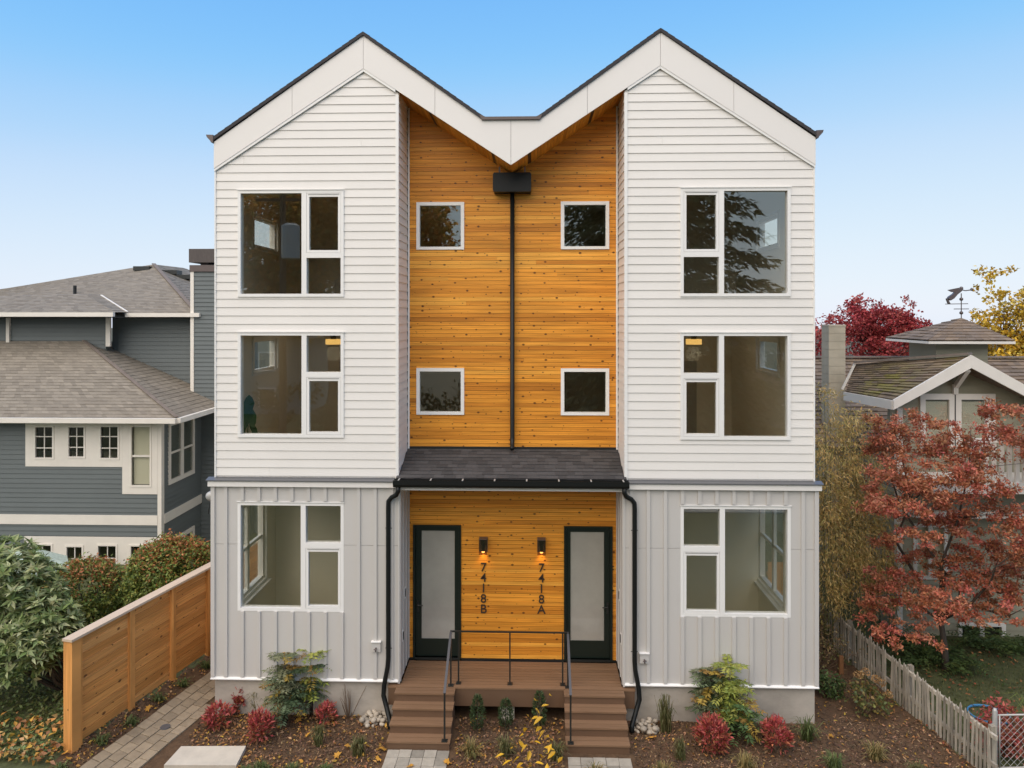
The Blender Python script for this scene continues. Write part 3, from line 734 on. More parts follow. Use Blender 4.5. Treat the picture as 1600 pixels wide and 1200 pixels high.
# ------------------------------------------------------------------ lamps and house numbers by the doors
BULB = emit('lamp_bulb', (1.0, .55, .15), 3.5)
NUMB = mat('dark_numeral_metal', (.045, .03, .022), .45)
SMOKED = glass('lamp_glass', .06, (.72, .62, .55))
for s, ch in ((-1, 'B'), (1, 'A')):
    t = thing('wall_lamp', f'small black wall lamp glowing above the number 7418{ch}', 'lamp', (s * .555, RD - .022, 2.83), group='lit porch wall lamps')
    MB().box(-.08, .08, -.012, 0, -.14, .14).build('back_plate', BRONZE, t)
    MB().tube([(0, -.09, .1), (0, -.09, .02), (0, -.09, .018), (0, -.09, -.1)], [.052, .052, .036, .036], 12).build('socket_housing', BLACK, t)
    MB().box(-.02, .02, -.09, -.0125, .06, .1).build('arm', BLACK, t)
    g = grid_wall(-.078, .078, -.15, .13, -.165, -.159, []).build('glass_shade', SMOKED, t)
    MB().box(-.078, .078, -.165, -.0125, .1305, .14).build('top_cap', BRONZE, t)
    MB().tube([(0, -.09, -.101), (0, -.09, -.125), (0, -.09, -.135)], [.026, .03, .012], 10).build('bulb', BULB, t)
    ld = bpy.data.lights.new('lamp_glow', 'SPOT'); ld.energy = 1.4; ld.color = (1, .55, .16); ld.spot_size = rad(95); ld.spot_blend = .8; ld.shadow_soft_size = .03
    lo = bpy.data.objects.new('lamp_glow', ld); C.objects.link(lo); lo.parent = t; lo.location = (0, -.075, -.15); lo.rotation_euler = (rad(14), 0, 0)
    hn = thing('house_number', f'dark metal numerals reading 7418{ch} down the cedar wall', 'house number', (s * .555, RD - .0195, 2.4), group='house numbers by the doors')
    for k, c_ in enumerate('7418' + ch):
        cu = bpy.data.curves.new('digit', 'FONT'); cu.body = c_; cu.size = .235; cu.align_x = 'CENTER'; cu.extrude = .008; cu.offset = .001
        tmp = bpy.data.objects.new('digit', cu); C.objects.link(tmp)
        me = bpy.data.meshes.new_from_object(tmp.evaluated_get(bpy.context.evaluated_depsgraph_get())); bpy.data.objects.remove(tmp)
        me.materials.clear(); me.materials.append(NUMB)
        o = link('letter' if c_ in 'AB' else 'digit', me, hn); o.rotation_euler = (rad(90), 0, 0); o.location = (0, -.01, -.088 - k * .2)
for s, u, v in ((-1, 588, 1010), (1, 1006.5, 1028)):
    p = at(u, v, -.05)
    t = thing('hose_outlet', f'small pale outlet box with a tap on the grey {"left" if s < 0 else "right"} wing wall', 'tap', (p.x, -.05, p.z), group='wall taps')
    MB().box(-.08, .08, -.03, .018, -.085, .085).build('box', GREYP, t)
    MB().box(-.088, .088, -.05, .018, .0855, .1).build('hood', TRIM, t)
    MB().tube([(0, -.031, -.02), (0, -.075, -.02)], .016, 8).tube([(0, -.06, -.02), (0, -.068, -.07)], .012, 8).tube([(-.03, -.08, -.02), (.03, -.08, -.02)], .01, 6).build('spout', BRONZE, t)

# ------------------------------------------------------------------ shingled roof planes
def shingles(parent, E0, E1, T1, T0, rows, tabw, cols, seed=1, th=.012, name='shingles', moss=None):
    """courses of overlapping tabs on the quad eave E0-E1, top T0-T1; one joined piece, too small to pick apart"""
    E0, E1, T0, T1 = map(Vector, (E0, E1, T0, T1)); rr = random.Random(seed)
    n = (E1 - E0).cross(T0 - E0).normalized(); n = n if n.z > 0 else -n
    mb = MB()
    for r in range(rows):
        a, b = r / rows, min(1, (r + 1.0) / rows)
        L0, R0 = E0.lerp(T0, a), E1.lerp(T1, a); L1, R1 = E0.lerp(T0, b), E1.lerp(T1, b)
        ln = max((R0 - L0).length, .01); k = max(1, int(ln / tabw)); off = rr.random()
        cs = [0] + [(i + off + rr.uniform(-.2, .2)) / k for i in range(k) if 0 < (i + off) / k < .995] + [1]
        cs = sorted(min(1, max(0, c)) for c in cs)
        mb.add([L0 - n * .012, R0 - n * .012, R1 - n * .010, L1 - n * .010], [(0, 1, 2, 3)], tuple(x * .7 for x in cols[0]))
        for c0, c1 in zip(cs, cs[1:]):
            if c1 - c0 < 1e-4: continue
            h = th * rr.choice((.7, 1, 1.25)); p, q = L0.lerp(R0, c0), L0.lerp(R0, c1); p1, q1 = L1.lerp(R1, c0), L1.lerp(R1, c1)
            v = rr.choice(cols); kx = rr.uniform(.92, 1.08)
            if moss:
                f = max(0, noise.noise((p * .9).to_3d()) * 1.6 + moss) ; f = min(f, 1) * rr.random()
                v = tuple(v[i] * (1 - f) + (.20, .175, .05)[i] * f for i in range(3))
            mb.add([p, q, p + n * h, q + n * h, q1 + n * .002, p1 + n * .002], [(0, 1, 3, 2), (2, 3, 4, 5)], tuple(x * kx for x in v))
    o = mb.build(name, SHING_L, parent, kind='stuff'); return o
LB = [(.232, .202, .162), (.212, .184, .147), (.246, .214, .172), (.224, .195, .157), (.20, .173, .139)]
HIPC = mat('hip_cap_shingle', (.19, .155, .13), .9, var=.2, vscale=8)

# ------------------------------------------------------------------ slate-blue neighbour house on the left
N = thing('neighbour_house', 'slate blue clapboard house with white trim and brown hipped roofs beyond the cedar fence', 'house', (0, 0, 0))
YF = 6.4
cor = at(252, 700, YF).x
def nb_window(x0, x1, z0, z1, rows, cols_, y=YF, pr=.05, blind=False, double=False, name='window'):
    f = grid_wall(x0, x1, z0, z1, y - pr, y + .06, [(x0 + .05, x1 - .05, z0 + .05, z1 - .05)]).build(name, NTRIM, N)
    MB().box(x0 + .05, x1 - .05, y + .0, y + .008, z0 + .05, z1 - .05).build('pane', GLASS2, f)
    for i in range(1, cols_):
        x = x0 + (x1 - x0) * i / cols_; MB().box(x - .012, x + .012, y - .02, y - .001, z0 + .05, z1 - .05).build('glazing_bar', NTRIM, f)
    for i in range(1, rows):
        z = z0 + (z1 - z0) * i / rows; b_ = .028 if double else .012
        MB().box(x0 + .05, x1 - .05, y - .024, y - .003, z - b_, z + b_).build('glazing_bar', NTRIM, f)
    if blind: MB().box(x0 + .06, x1 - .06, y + .05, y + .06, z0 + .06, z1 - .06).build('blind', BLIND, f)
    return f
def zf(v): return at(0, v, YF).z
def xf(u): return at(u, 700, YF).x
rowtop, rowbot = (656, 732), (845, 905)
hole = [(xf(41), xf(192.5), zf(728), zf(656)), (xf(192), cor - .02, zf(770), zf(656)), (xf(39), cor - .02, zf(960), zf(837))]
clad(N, BLUE, '-y', YF, -17.5, cor - .09, hgt(-11, 6) - .3, zf(652), .131, hole, tb=.024, tt=.006, gap=.006)
grid_wall(-17.5, cor, 0, zf(640), YF + .001, YF + .1, [(xf(a) + .05, xf(b) - .05, max(zf(d), 0) + .05, zf(c) - .05) for a, b, c, d in ((54, 86, 664, 717), (106, 135, 664, 715), (156, 188, 663, 717), (204, 238, 663, 759), (50, 84, 848, 960), (103, 132, 850, 960), (152, 185, 848, 960), (203, 236, 848, 960))]).build('wall', BLUE, N)
MB().box(cor - .09, cor + .02, YF - .03, YF + .12, 0, zf(655)).build('corner_board', NTRIM, N)
MB().box(-17.5, cor - .0905, YF - .04, YF - .001, zf(818), zf(803)).build('band_board', NTRIM, N)
# white window panels (ribbon of small sashes, then a taller light)
wl_ = [(54, 86, 664, 717, 3, 2), (106, 135, 664, 715, 3, 2), (156, 188, 663, 717, 3, 2)]
hp = [(xf(a), xf(b), zf(d), zf(c)) for a, b, c, d, *_ in wl_]
grid_wall(xf(41), xf(192), zf(728), zf(656), YF - .035, YF - .002, hp).build('window_panel', NTRIM, N)
for (a, b, c, d, r, k) in wl_: nb_window(xf(a) - .0, xf(b), zf(d), zf(c), r, k)
tall = (xf(204), xf(238), zf(759), zf(663))
grid_wall(xf(192) + .002, cor - .092, zf(770), zf(656), YF - .035, YF - .002, [tall]).build('window_panel', NTRIM, N)
nb_window(*tall, 2, 1, blind=True, double=True)
wl2 = [(50, 84, 848, 960), (103, 132, 850, 960), (152, 185, 848, 960), (203, 236, 848, 960)]
hp2 = [(xf(a), xf(b), zf(d), zf(c)) for a, b, c, d in wl2]
grid_wall(xf(39), cor - .092, zf(960), zf(837), YF - .035, YF - .002, hp2).build('window_panel', NTRIM, N)
for (a, b, c, d) in wl2: nb_window(xf(a), xf(b), zf(d), zf(c), 5, 2)
# small ornaments standing on the kitchen sills
for (u, v, c_, r_) in ((60, 713, (.5, .45, .4), .06), (76, 714, (.55, .3, .1), .05), (110, 712, (.5, .45, .4), .06), (163, 715, (.6, .22, .04), .07), (172, 713, (.7, .68, .6), .08)):
    p = at(u, v, YF + .14); p.z = zf(718) - .08 + r_
    nm, lab_ = ('pumpkin', 'small orange pumpkin on the neighbour window sill') if c_[0] == .6 else ('sill_jar', 'small pale jar on the neighbour window sill')
    t = MB().tube([(0, 0, -r_), (0, 0, -r_ * .5), (0, 0, r_ * .5), (0, 0, r_ * 1.1)], [r_ * .7, r_, r_ * .9, r_ * .4], 10).build(nm, mat('ornament', c_, .5), None, smooth=True)
    t.location = p; tag(t, lab_, 'ornament', 'ornaments on the neighbour sill')
# side wall seen edge-on, its double window, and the recess beyond
YS1 = 8.75
yy = lambda u: onx(u)[0]
def onx(u, v=700, x=None):
    x = cor if x is None else x
    a = (u - 800) / FPX; b = (HV - v) / FPX; c, s = math.cos(TH), math.sin(TH)
    t = (x - CAMX) / (a * c - s); return (-CAMD + t * (a * s + c), CAMZ + t * b)
y0w, y1w = onx(262)[0], onx(302)[0]
zt, zb = onx(262, 661)[1], onx(262, 758)[1]
clad(N, BLUE, '+x', cor, YF + .121, 12.5, 0, zf(652), .131, [(y0w, y1w, zb, zt), (onx(268)[0], onx(302)[0], -.5, onx(302, 821)[1])], tb=.024, tt=.006, gap=.006)
MB().box(cor - .1, cor - .001, YF + .121, 12.5, 0, zf(640)).build('wall', BLUE, N)
MB().box(cor + .001, cor + .04, YF + .121, 12.5, zf(818), zf(803)).build('band_board', NTRIM, N)
f = grid_wall(y0w, y1w, zb, zt, cor - .02, cor + .05, [(y0w + .1, (y0w + y1w) / 2 - .08, zb + .12, zt - .1), ((y0w + y1w) / 2 + .08, y1w - .1, zb + .12, zt - .1)], 'x').build('window', NTRIM, N)
MB().box(cor + .0, cor + .01, y0w + .05, y1w - .05, zb + .1, zt - .1).build('pane', GLASS2, f)
MB().box(cor + .011, cor + .03, y0w + .05, y1w - .05, (zb + zt) / 2 - .03, (zb + zt) / 2 + .03).build('meeting_rail', NTRIM, f)
b0, b1 = onx(268)[0], onx(302)[0]; zt2 = onx(302, 821)[1]
f = grid_wall(b0, b1, .2, zt2, cor - .02, cor + .05, [(b0 + .12, (b0 + b1) / 2 - .06, .4, zt2 - .12), ((b0 + b1) / 2 + .06, b1 - .12, .4, zt2 - .12)], 'x').build('window', NTRIM, N)
MB().box(cor + .0, cor + .01, b0 + .05, b1 - .05, .3, zt2 - .1).build('pane', GLASS2, f)
# projecting bay beyond, facing the street
clad(N, BLUE, '-y', 9.6, cor + .03, cor + 3.0, 0, 4.35, .131, [], tb=.024, tt=.006, gap=.006)
MB().box(cor + .03, cor + 3.0, 9.601, 9.7, 0, 4.35).build('wall', BLUE, N)
MB().box(-17.4, cor - .12, YF + 1.6, YF + 1.65, 0, 4.4).build('room_wall', DARKIN, N)
MB().box(-17.4, cor - .12, YF + .101, YF + 1.6, zf(718) - .12, zf(718) - .08).build('sill_board', NTRIM, N)
MB().box(-17.4, cor - .12, YF + .101, YF + 1.6, zf(800), zf(795)).build('room_floor', INTF, N)
# lower hipped roof
YE = 5.95; ze = at(0, 652, YE).z; ex = at(276, 652, YE).x
YT = 8.8; zt_ = at(100, 533, YT).z; hx = at(131, 533, YT).x
A0 = Vector((-18, YE, ze)); A1 = Vector((ex, YE, ze)); T1 = Vector((hx, YT, zt_)); T0 = Vector((-18, YT, zt_))
shingles(N, A0, A1, T1, T0, 26, .17, LB, 1)
shingles(N, A1, (ex, 12.5, ze), (hx, 9.9, zt_), T1, 26, .17, LB, 2)
MB().bar(A1 + Vector((0, 0, .03)), T1 + Vector((0, 0, .03)), .11, .02).build('hip_cap', HIPC, N)
MB().box(-18, ex + .02, YE - .13, YE - .02, ze - .13, ze + .0).build('gutter', NTRIM, N)
MB().box(ex - .04, ex + .11, YE - .0195, 12.5, ze - .13, ze - .0).build('gutter', NTRIM, N)
MB().box(-18, ex - .05, YE - .0195, YF - .03, ze - .16, ze - .135).build('eave_soffit', NTRIM, N)
MB().box(cor + .03, ex - .05, YF - .03, 12.5, ze - .16, ze - .135).build('eave_soffit', NTRIM, N)
# upper walls
zu = lambda v, y: at(0, v, y).z
UY = 8.82; ux1 = at(166, 520, UY).x; UY2 = 9.3; ux2 = at(299, 520, UY2).x
clad(N, BLUE, '-y', UY, -18, ux1, zu(545, UY), zu(495, UY), .131, [], tb=.024, tt=.006, gap=.006)
MB().box(-18, ux1, UY + .001, UY + .1, zu(560, UY), zu(485, UY)).build('wall', BLUE, N)
clad(N, BLUE, '-y', UY2, ux1 + .1, ux2, zu(630, UY2), zu(495, UY2), .131, [], tb=.024, tt=.006, gap=.006)
MB().box(ux1 - .1, ux2, UY2 + .001, UY2 + .1, zu(640, UY2), zu(485, UY2)).build('wall', BLUE, N)
p = at(170, 520, UY); MB().box(p.x - .07, p.x + .07, UY - .05, UY + .02, zu(541, UY), zu(495, UY)).build('corner_board', NTRIM, N)
p = at(15, 520, UY); MB().box(p.x - .05, p.x + .05, UY - .09, UY - .01, zu(537, UY), zu(495, UY)).build('downspout', NTRIM, N)
# chimney chase
CY = 8.7; cx0, cx1 = at(303.5, 500, CY).x, at(303.5, 500, CY).x + 1.5
clad(N, BLUE, '-y', CY, cx0, cx1, 0, zu(426, CY), .131, [], tb=.026, tt=.006, gap=.006)
MB().box(cx0, cx1, CY + .001, CY + 1.2, 0, zu(424, CY)).build('chimney_chase', BLUE, N)
MB().box(cx0 - .105, cx0 - .001, CY - .035, CY + 1.2, zu(618, CY), zu(424, CY)).build('corner_board', NTRIM, N)
MB().box(cx0 - .12, cx1 + .1, CY - .06, CY + 1.3, zu(425, CY), zu(415, CY)).build('chimney_cap', BRONZE, N)
MB().box(cx0 - .13, cx1 + .1, CY - .08, CY + 1.3, zu(411, CY), zu(390, CY)).build('chimney_cap', mat('rusted_cap', (.085, .07, .065), .6, var=.25, vscale=6, stretch=(6, 6, .6)), N)
for dx in (.1, .6, 1.2): MB().box(cx0 + dx, cx0 + dx + .25, CY + .2, CY + 1.0, zu(415, CY) + .001, zu(411, CY)).build('chimney_cap_post', BRONZE, N)
# upper hipped roof
UE = 8.25; zue = at(0, 488, UE).z
E0 = Vector((-24, UE, zue)); E1 = Vector((at(310, 492, UE + .5).x, UE + .45, at(310, 492, UE + .5).z))
AP = at(240, 413, 13.5); L1 = at(-160, 478, 19)
shingles(N, E0, E1, AP, at(-140, 475, 13.5), 34, .18, LB, 3)
shingles(N, E1, (E1.x + 1.5, 17, E1.z), AP + Vector((.1, 2, 0)), AP, 30, .18, LB, 4)
q0 = Vector((-24, UE - .15, zue + .0)); q1 = at(180, 488, UE - .15); q1.z = zue
shingles(N, q0, q1, at(132, 459, 10.4), at(-150, 468, 10.4), 12, .18, LB, 5)
shingles(N, q1, at(200, 488, UE + .4), at(157, 461, 10.45), at(132, 459, 10.4), 12, .18, LB, 6)
MB().bar(at(158, 461, 10.4), at(199, 487, UE + .35), .05, .02).build('valley_flashing', NTRIM, N)
MB().bar(AP + Vector((0, 0, .03)), E1 + Vector((0, 0, .05)), .13, .02).build('hip_cap', HIPC, N)
MB().box(-24, q1.x, UE - .26, UE - .16, zue - .13, zue + .0).build('gutter', NTRIM, N)
MB().box(q1.x + .001, E1.x + .1, UE + .34, UE + .44, zue - .14, zue - .02).build('gutter', NTRIM, N)
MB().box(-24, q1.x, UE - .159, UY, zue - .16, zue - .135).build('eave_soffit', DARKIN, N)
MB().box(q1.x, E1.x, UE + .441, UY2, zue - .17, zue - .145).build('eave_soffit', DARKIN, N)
p = at(117, 453, 10.9); MB().tube([p + Vector((0, 0, -.15)), p + Vector((0, 0, .15))], .055, 8).build('vent_pipe', BLACK, N)
for u, v in ((225, 419), (268, 425), (292, 432)):
    p = at(u, v, 13.2); MB().box(p.x - .3, p.x + .3, p.y - .2, p.y + .2, p.z - .1, p.z + .06).build('roof_vent', BLACK, N)

# patio umbrella in the neighbour yard
p = at(52, 868, 4.6)
t = thing('patio_umbrella', 'tilted pale mint patterned patio umbrella behind the broad leaved shrub', 'umbrella', (p.x, 4.6, p.z))
MINT = mat('mint_canvas', (.42, .50, .44), .8, var=.2, vscale=14)
mb = MB(); R_ = .85; cpt = Vector((0, 0, .16)); ring = []
for k in range(8):
    q = 2 * math.pi * k / 8 + .2; ring.append(Vector((R_ * math.cos(q), R_ * math.sin(q) * .8, -.17 - .2 * math.cos(q) * .6 + .05 * math.sin(q))))
mb.add([cpt] + ring + [cpt - Vector((0, 0, .02))] + [r - Vector((0, 0, .05)) for r in ring], [(0, 1 + k, 1 + (k + 1) % 8) for k in range(8)] + [(1 + k, 10 + k, 10 + (k + 1) % 8, 1 + (k + 1) % 8) for k in range(8)] + [(9, 10 + (k + 1) % 8, 10 + k) for k in range(8)])
mb.build('canopy', MINT, t)
MB().tube([(0, 0, .1), (-.1, .05, -p.z + hgt(p.x, 4.6))], .02, 6).build('pole', GALV, t)

# ------------------------------------------------------------------ cedar fence on the left
fx, fy = -7.07, -1.52; fang = math.atan2(3.39, .745)
FN = thing('cedar_fence', 'new horizontal board cedar fence with pale cap along the paver path', 'fence', (fx, fy, .27), fang)
FH = 1.72; posts = [0.0, 1.22, 2.26, 3.30, 4.36, 5.4]
MB().box(0, .17, -.085, .085, -.3, FH).build('post', FENCEV, FN)
for p0 in posts[1:]:
    MB().box(p0, p0 + .05, -.075, -.032, -.05, FH - .001).build('stile', FENCEV, FN)
    MB().box(p0 + .055, p0 + .145, -.05, .05, -.3, FH).build('post', FENCEV, FN)
for i in range(5):
    a, b = posts[i] + (.172 if i == 0 else .147), posts[i + 1] - .002
    if i == 0: MB().box(a, a + .04, -.075, -.032, -.05, FH - .001).build('stile', FENCEV, FN)
    for k in range(12):
        z = .0 + k * .1425
        MB().box(a, b, -.03 + .003 * (k % 2), -.008, z, z + .1315).build('fence_board', FENCEW, FN)
FCAP = mat('pale_cap_board', (.60, .46, .34), .7, var=.08, vscale=2, stretch=(.5, 6, 6))
for a, b in ((-.02, 1.3), (1.303, 3.4), (3.403, 5.6)): MB().box(a, b, -.105, .09, FH + .001, FH + .04).build('cap_board', FCAP, FN)

# ------------------------------------------------------------------ paver path, stone slab, front pads
fd = Vector((math.cos(fang), math.sin(fang))); fr = Vector((fd.y, -fd.x))
PT = thing('paver_path', 'path', 'path', (0, 0, 0)); del PT['category']; del PT['label']; PT['kind'] = 'structure'; PT.name = 'path'
rr = random.Random(9)
bases = []
for i in range(26):
    for j in range(6):
        off = .5 if j % 2 else 0
        ss = -.9 + (i + off) * .235; tt = .42 + j * .192
        wd = .19
        c = Vector((fx, fy)) + fd * (ss + .115) + fr * (tt + wd / 2)
        if c.x > -5.48 and c.y > -.1: continue
        if c.x > -5.60 + .12 * c.y: continue
        def P_(a, b, up):
            q = Vector((fx, fy)) + fd * (ss + a) + fr * (tt + b); return (q.x, q.y, hgt(q.x, q.y) + up)
        u_ = .030 + rr.uniform(-.003, .003); g_ = .006
        vs = [P_(g_, g_, -.02), P_(.235 - g_, g_, -.02), P_(.235 - g_, wd - g_, -.02), P_(g_, wd - g_, -.02), P_(g_, g_, u_ - .004), P_(.235 - g_, g_, u_ - .004), P_(.235 - g_, wd - g_, u_ - .004), P_(g_, wd - g_, u_ - .004),
              P_(g_ * 2.2, g_ * 2.2, u_), P_(.235 - g_ * 2.2, g_ * 2.2, u_), P_(.235 - g_ * 2.2, wd - g_ * 2.2, u_), P_(g_ * 2.2, wd - g_ * 2.2, u_)]
        MB().add(vs, [(0, 1, 5, 4), (1, 2, 6, 5), (2, 3, 7, 6), (3, 0, 4, 7), (4, 5, 9, 8), (5, 6, 10, 9), (6, 7, 11, 10), (7, 4, 8, 11), (8, 9, 10, 11)]).build('paver', PAVE, PT)
for nm, xc, y1, n, m in (('path', -1.5, -.985, 5, PAVEG), ('path', 1.47, -1.10, 5, PAVEG)):
    pp = bpy.data.objects.new('path', None); C.objects.link(pp); pp['kind'] = 'structure'
    for i in range(6):
        for j in range(5):
            x = xc - .515 + j * .206 + rr.uniform(-.002, .002); y = y1 - (i + 1) * .206
            z = .022 + rr.uniform(-.004, .004)
            MB().box(x + .004, x + .202, y + .004, y + .202, -.05, z).build('paver', PAVEG, pp)
sl_ = MB().prism([(-5.47, -1.58), (-4.32, -1.55), (-4.37, -1.05), (-5.44, -1.09)], -.03, .075, axis='z').build('step_slab', SLAB)
tag(sl_, 'pale smooth concrete slab lying in the bark mulch beside the paver path', 'paving slab')
dc = onz(258, 1135, hgt(-6.08, -.42) + .03)
t = MB().tube([(0, 0, -.02), (0, 0, .006)], [.085, .085], 16).build('drain_cover', GREYM); t.location = (dc.x, dc.y, hgt(dc.x, dc.y) + .034); tag(t, 'round dark drain cover set in the paver path', 'drain cover')

# ------------------------------------------------------------------ picket fence and wire gate on the right
pk0, pk1 = Vector((7.53, -1.5)), Vector((6.80, 3.6)); pd = (pk1 - pk0).normalized(); pL = (pk1 - pk0).length
PF = thing('picket_fence', 'old weathered grey picket fence leaning beside the neighbour lawn', 'fence', (pk0.x, pk0.y, 0), math.atan2(pd.y, pd.x))
rr = random.Random(12); sx = 0.0; k = 0
while sx < pL:
    z0 = hgt(pk0.x + pd.x * sx, pk0.y + pd.y * sx) - .04; hh = .87 + rr.uniform(-.055, .04); wd = rr.uniform(.042, .05); lean = rr.uniform(-.03, .03); lf = rr.uniform(-.02, .02)
    if rr.random() > .03:
        vs = []
        for yv in (.012, .028):
            for (a, z) in ((-wd / 2, 0), (wd / 2, 0), (wd / 2 + lean, hh - .07), (lean * 1.05, hh), (-wd / 2 + lean, hh - .07)):
                vs.append((sx + a, yv + lf * z, z0 + z))
        MB().add(vs, [(0, 1, 2, 3, 4), (9, 8, 7, 6, 5)] + [(i, i + 5, (i + 1) % 5 + 5, (i + 1) % 5) for i in range(5)]).build('picket', PICK, PF)
    sx += rr.uniform(.080, .094)
for z in (.22, .66): MB().box(-.02, pL, -.035, .010, z, z + .065).build('rail', PICK, PF)
for a in (.1, 2.0, 3.9): MB().box(a, a + .08, -.12, -.04, -.1, .8).build('post', PICK, PF)
cp = onz(1550, 1210, 0)
WG = thing('wire_gate', 'grey tube framed chain link gate panel at the end of the picket fence', 'gate', (7.66, -1.30, 0))
MB().tube([(0, 0, -.1), (0, 0, 1.0), (0, 0, 1.04)], [.036, .036, .02], 10).build('post', GALV, WG, smooth=True)
MB().tube([(.0, 0, .93), (1.8, .1, .93)], .015, 8).tube([(.03, 0, .1), (1.8, .1, .1)], .015, 8).tube([(.07, 0, .1), (.07, 0, .93)], .013, 8).build('gate_frame', GALV, WG, smooth=True)
mb = MB()
for k in range(-8, 17):
    for sg in (-1, 1):
        x0_ = k * .11; pts = []
        a, b = (x0_, x0_ + .83)
        if sg < 0: a, b = b, a
        xa, xb, za, zb_ = a, b, .1, .93
        pa, pb = Vector((xa, 0, za)), Vector((xb, 0, zb_))
        def cl(p, q, x):
            t_ = (x - p.x) / (q.x - p.x); return p.lerp(q, t_)
        lo_, hi_ = (pa, pb) if pa.x < pb.x else (pb, pa)
        if hi_.x < .09 or lo_.x > 1.78: continue
        if lo_.x < .08: lo_ = cl(lo_, hi_, .08)
        if hi_.x > 1.78: hi_ = cl(lo_, hi_, 1.78)
        mb.tube([lo_ + Vector((0, .055 * lo_.x, 0)), hi_ + Vector((0, .055 * hi_.x, 0))], .0026, 4)
mb.build('wire_mesh', GALV, WG, kind='stuff')
p = onz(1545, 1118, hgt(8.6, .4) + .02)
hs = MB(); pts = [(.33 * math.cos(q), .30 * math.sin(q), .015 * (q / 6.3)) for q in np.linspace(0, 13.5, 60)]
hs.tube(pts, .014, 6); t = hs.build('garden_hose', HOSE, smooth=True); t.location = (p.x, p.y, hgt(p.x, p.y) + .03); tag(t, 'coil of blue garden hose on the lawn behind the picket fence', 'hose')
p = onz(1314, 1052, 0); t = MB().box(-.04, .04, -.03, .03, -.1, .36).build('wooden_stake', mat('reddish_stake', (.24, .11, .045), .8, var=.2)); t.location = (p.x, p.y, hgt(p.x, p.y)); tag(t, 'short reddish wooden stake in the soil near the far end of the picket fence', 'stake')
RFX = thing('side_gate', 'tall vertical board cedar gate between the white house and the bamboo', 'gate', (5.43, 2.7, 0))
for k in range(4): MB().box(.02 + k * .145, .155 + k * .145, 0, .022, .05, 1.9 + .0).build('gate_board', FENCEV, RFX)
for z in (.3, 1.6): MB().box(0, .6, .023, .06, z, z + .09).build('rail', FENCEW, RFX)

# ------------------------------------------------------------------ sage cottage on the right
K = thing('cottage', 'sage green cottage with tiled gable, louvred cupola and white balcony behind the red maple', 'house', (0, 0, 0))
YK = 3.55
xk = lambda u, y=YK: at(u, 700, y).x
zk = lambda v, y=YK: at(1500, v, y).z
RB = [(.20, .145, .10), (.17, .125, .09), (.225, .165, .115), (.19, .145, .11), (.15, .115, .085)]
P1 = at(1516, 556, 2.95); P2 = at(1398, 625, 2.95); P3 = at(1322, 612, 5.0); P4 = at(1337, 569, 5.0)
shingles(K, P2, P3, P4, P1, 15, .2, RB, 7, th=.03, moss=.35)
P5 = Vector((2 * P1.x - P2.x + .6, 2.95, P2.z - .30)); P6 = P5 + Vector((0, 2.0, .0)); P7 = P4 + Vector((.01, 0, 0))
shingles(K, P5, P6, P7, P1, 16, .2, RB, 8, th=.03)
MB().bar(P1 + Vector((0, 0, .05)), P4 + Vector((0, 0, .05)), .2, .05).build('ridge_tiles', HIPC, K)
# rake boards and eave fascia
d12 = Vector((0, 0, .15))
MB().add([P1 + Vector((0, -.05, .02)), P2 + Vector((-.05, -.05, .0)), P2 + Vector((-.05, -.05, -.21)), P1 + Vector((0, -.05, -.26)), P1 + Vector((0, .0, .02)), P2 + Vector((-.05, .0, .0)), P2 + Vector((-.05, .0, -.21)), P1 + Vector((0, .0, -.26))],
         [(0, 1, 2, 3), (7, 6, 5, 4), (0, 4, 5, 1), (1, 5, 6, 2), (2, 6, 7, 3), (3, 7, 4, 0)]).build('rake_board', NTRIM, K)
MB().add([P1 + Vector((0.002, -.05, .02)), P5 + Vector((.05, -.05, .0)), P5 + Vector((.05, -.05, -.21)), P1 + Vector((0.002, -.05, -.26)), P1 + Vector((0.002, .0, .02)), P5 + Vector((.05, .0, .0)), P5 + Vector((.05, .0, -.21)), P1 + Vector((0.002, .0, -.26))],
         [(0, 1, 2, 3), (7, 6, 5, 4), (0, 4, 5, 1), (1, 5, 6, 2), (2, 6, 7, 3), (3, 7, 4, 0)]).build('rake_board', NTRIM, K)
MB().bar(P2 + Vector((-.04, .0, -.11)), P3 + Vector((-.04, 0, -.11)), .05, .2).build('eave_fascia', NTRIM, K)
# soffit and gable wall
gx0, gx1 = xk(1403), 16.0
def gend(z):
    lo = P2.x + .3 + max(0, (z - (P2.z - .3)) * (P1.x - P2.x) / (P1.z - P2.z))
    return (lo if z > P2.z - .3 else gx0, min(gx1, 2 * P1.x - lo + .6) if z > P2.z - .3 else gx1)
gw = [(xk(1436), xk(1553), zk(700), zk(615)), (xk(1496), xk(1570), zk(1022), zk(972)), (xk(1426), xk(1480), zk(905), zk(818))]
clad(K, SAGE, '-y', YK, gx0, gx1, -.6, P1.z - .12, .145, gw, tb=.022, tt=.006, gap=.006, ends=lambda z: gend(max(z, -5)), joints=None)
grid_wall(gx0, gx1, -.8, 4.3, YK + .002, YK + .12, gw).build('wall', SAGE, K)
MB().box(gx0 + .2, gx1, YK + .6, YK + .65, -.8, 5).build('room_wall', DARKIN, K)
grid_wall(P2.x + .2, 2 * P1.x - P2.x, 4.301, zk(610), YK + .002, YK + .12, gw[:1]).build('gable_wall', SAGE, K)
MB().prism([(P2.x + .2, zk(610) + .001), (2 * P1.x - P2.x, zk(610) + .001), (2 * P1.x - P2.x, P2.z - .1), (P1.x, P1.z - .1), (P2.x + .2, P2.z - .1)], YK + .002, YK + .12).build('gable_wall', SAGE, K)
MB().box(gx0 - .03, gx0 + .09, YK - .03, YK + .1, -.8, P2.z - .25).build('corner_board', NTRIM, K)
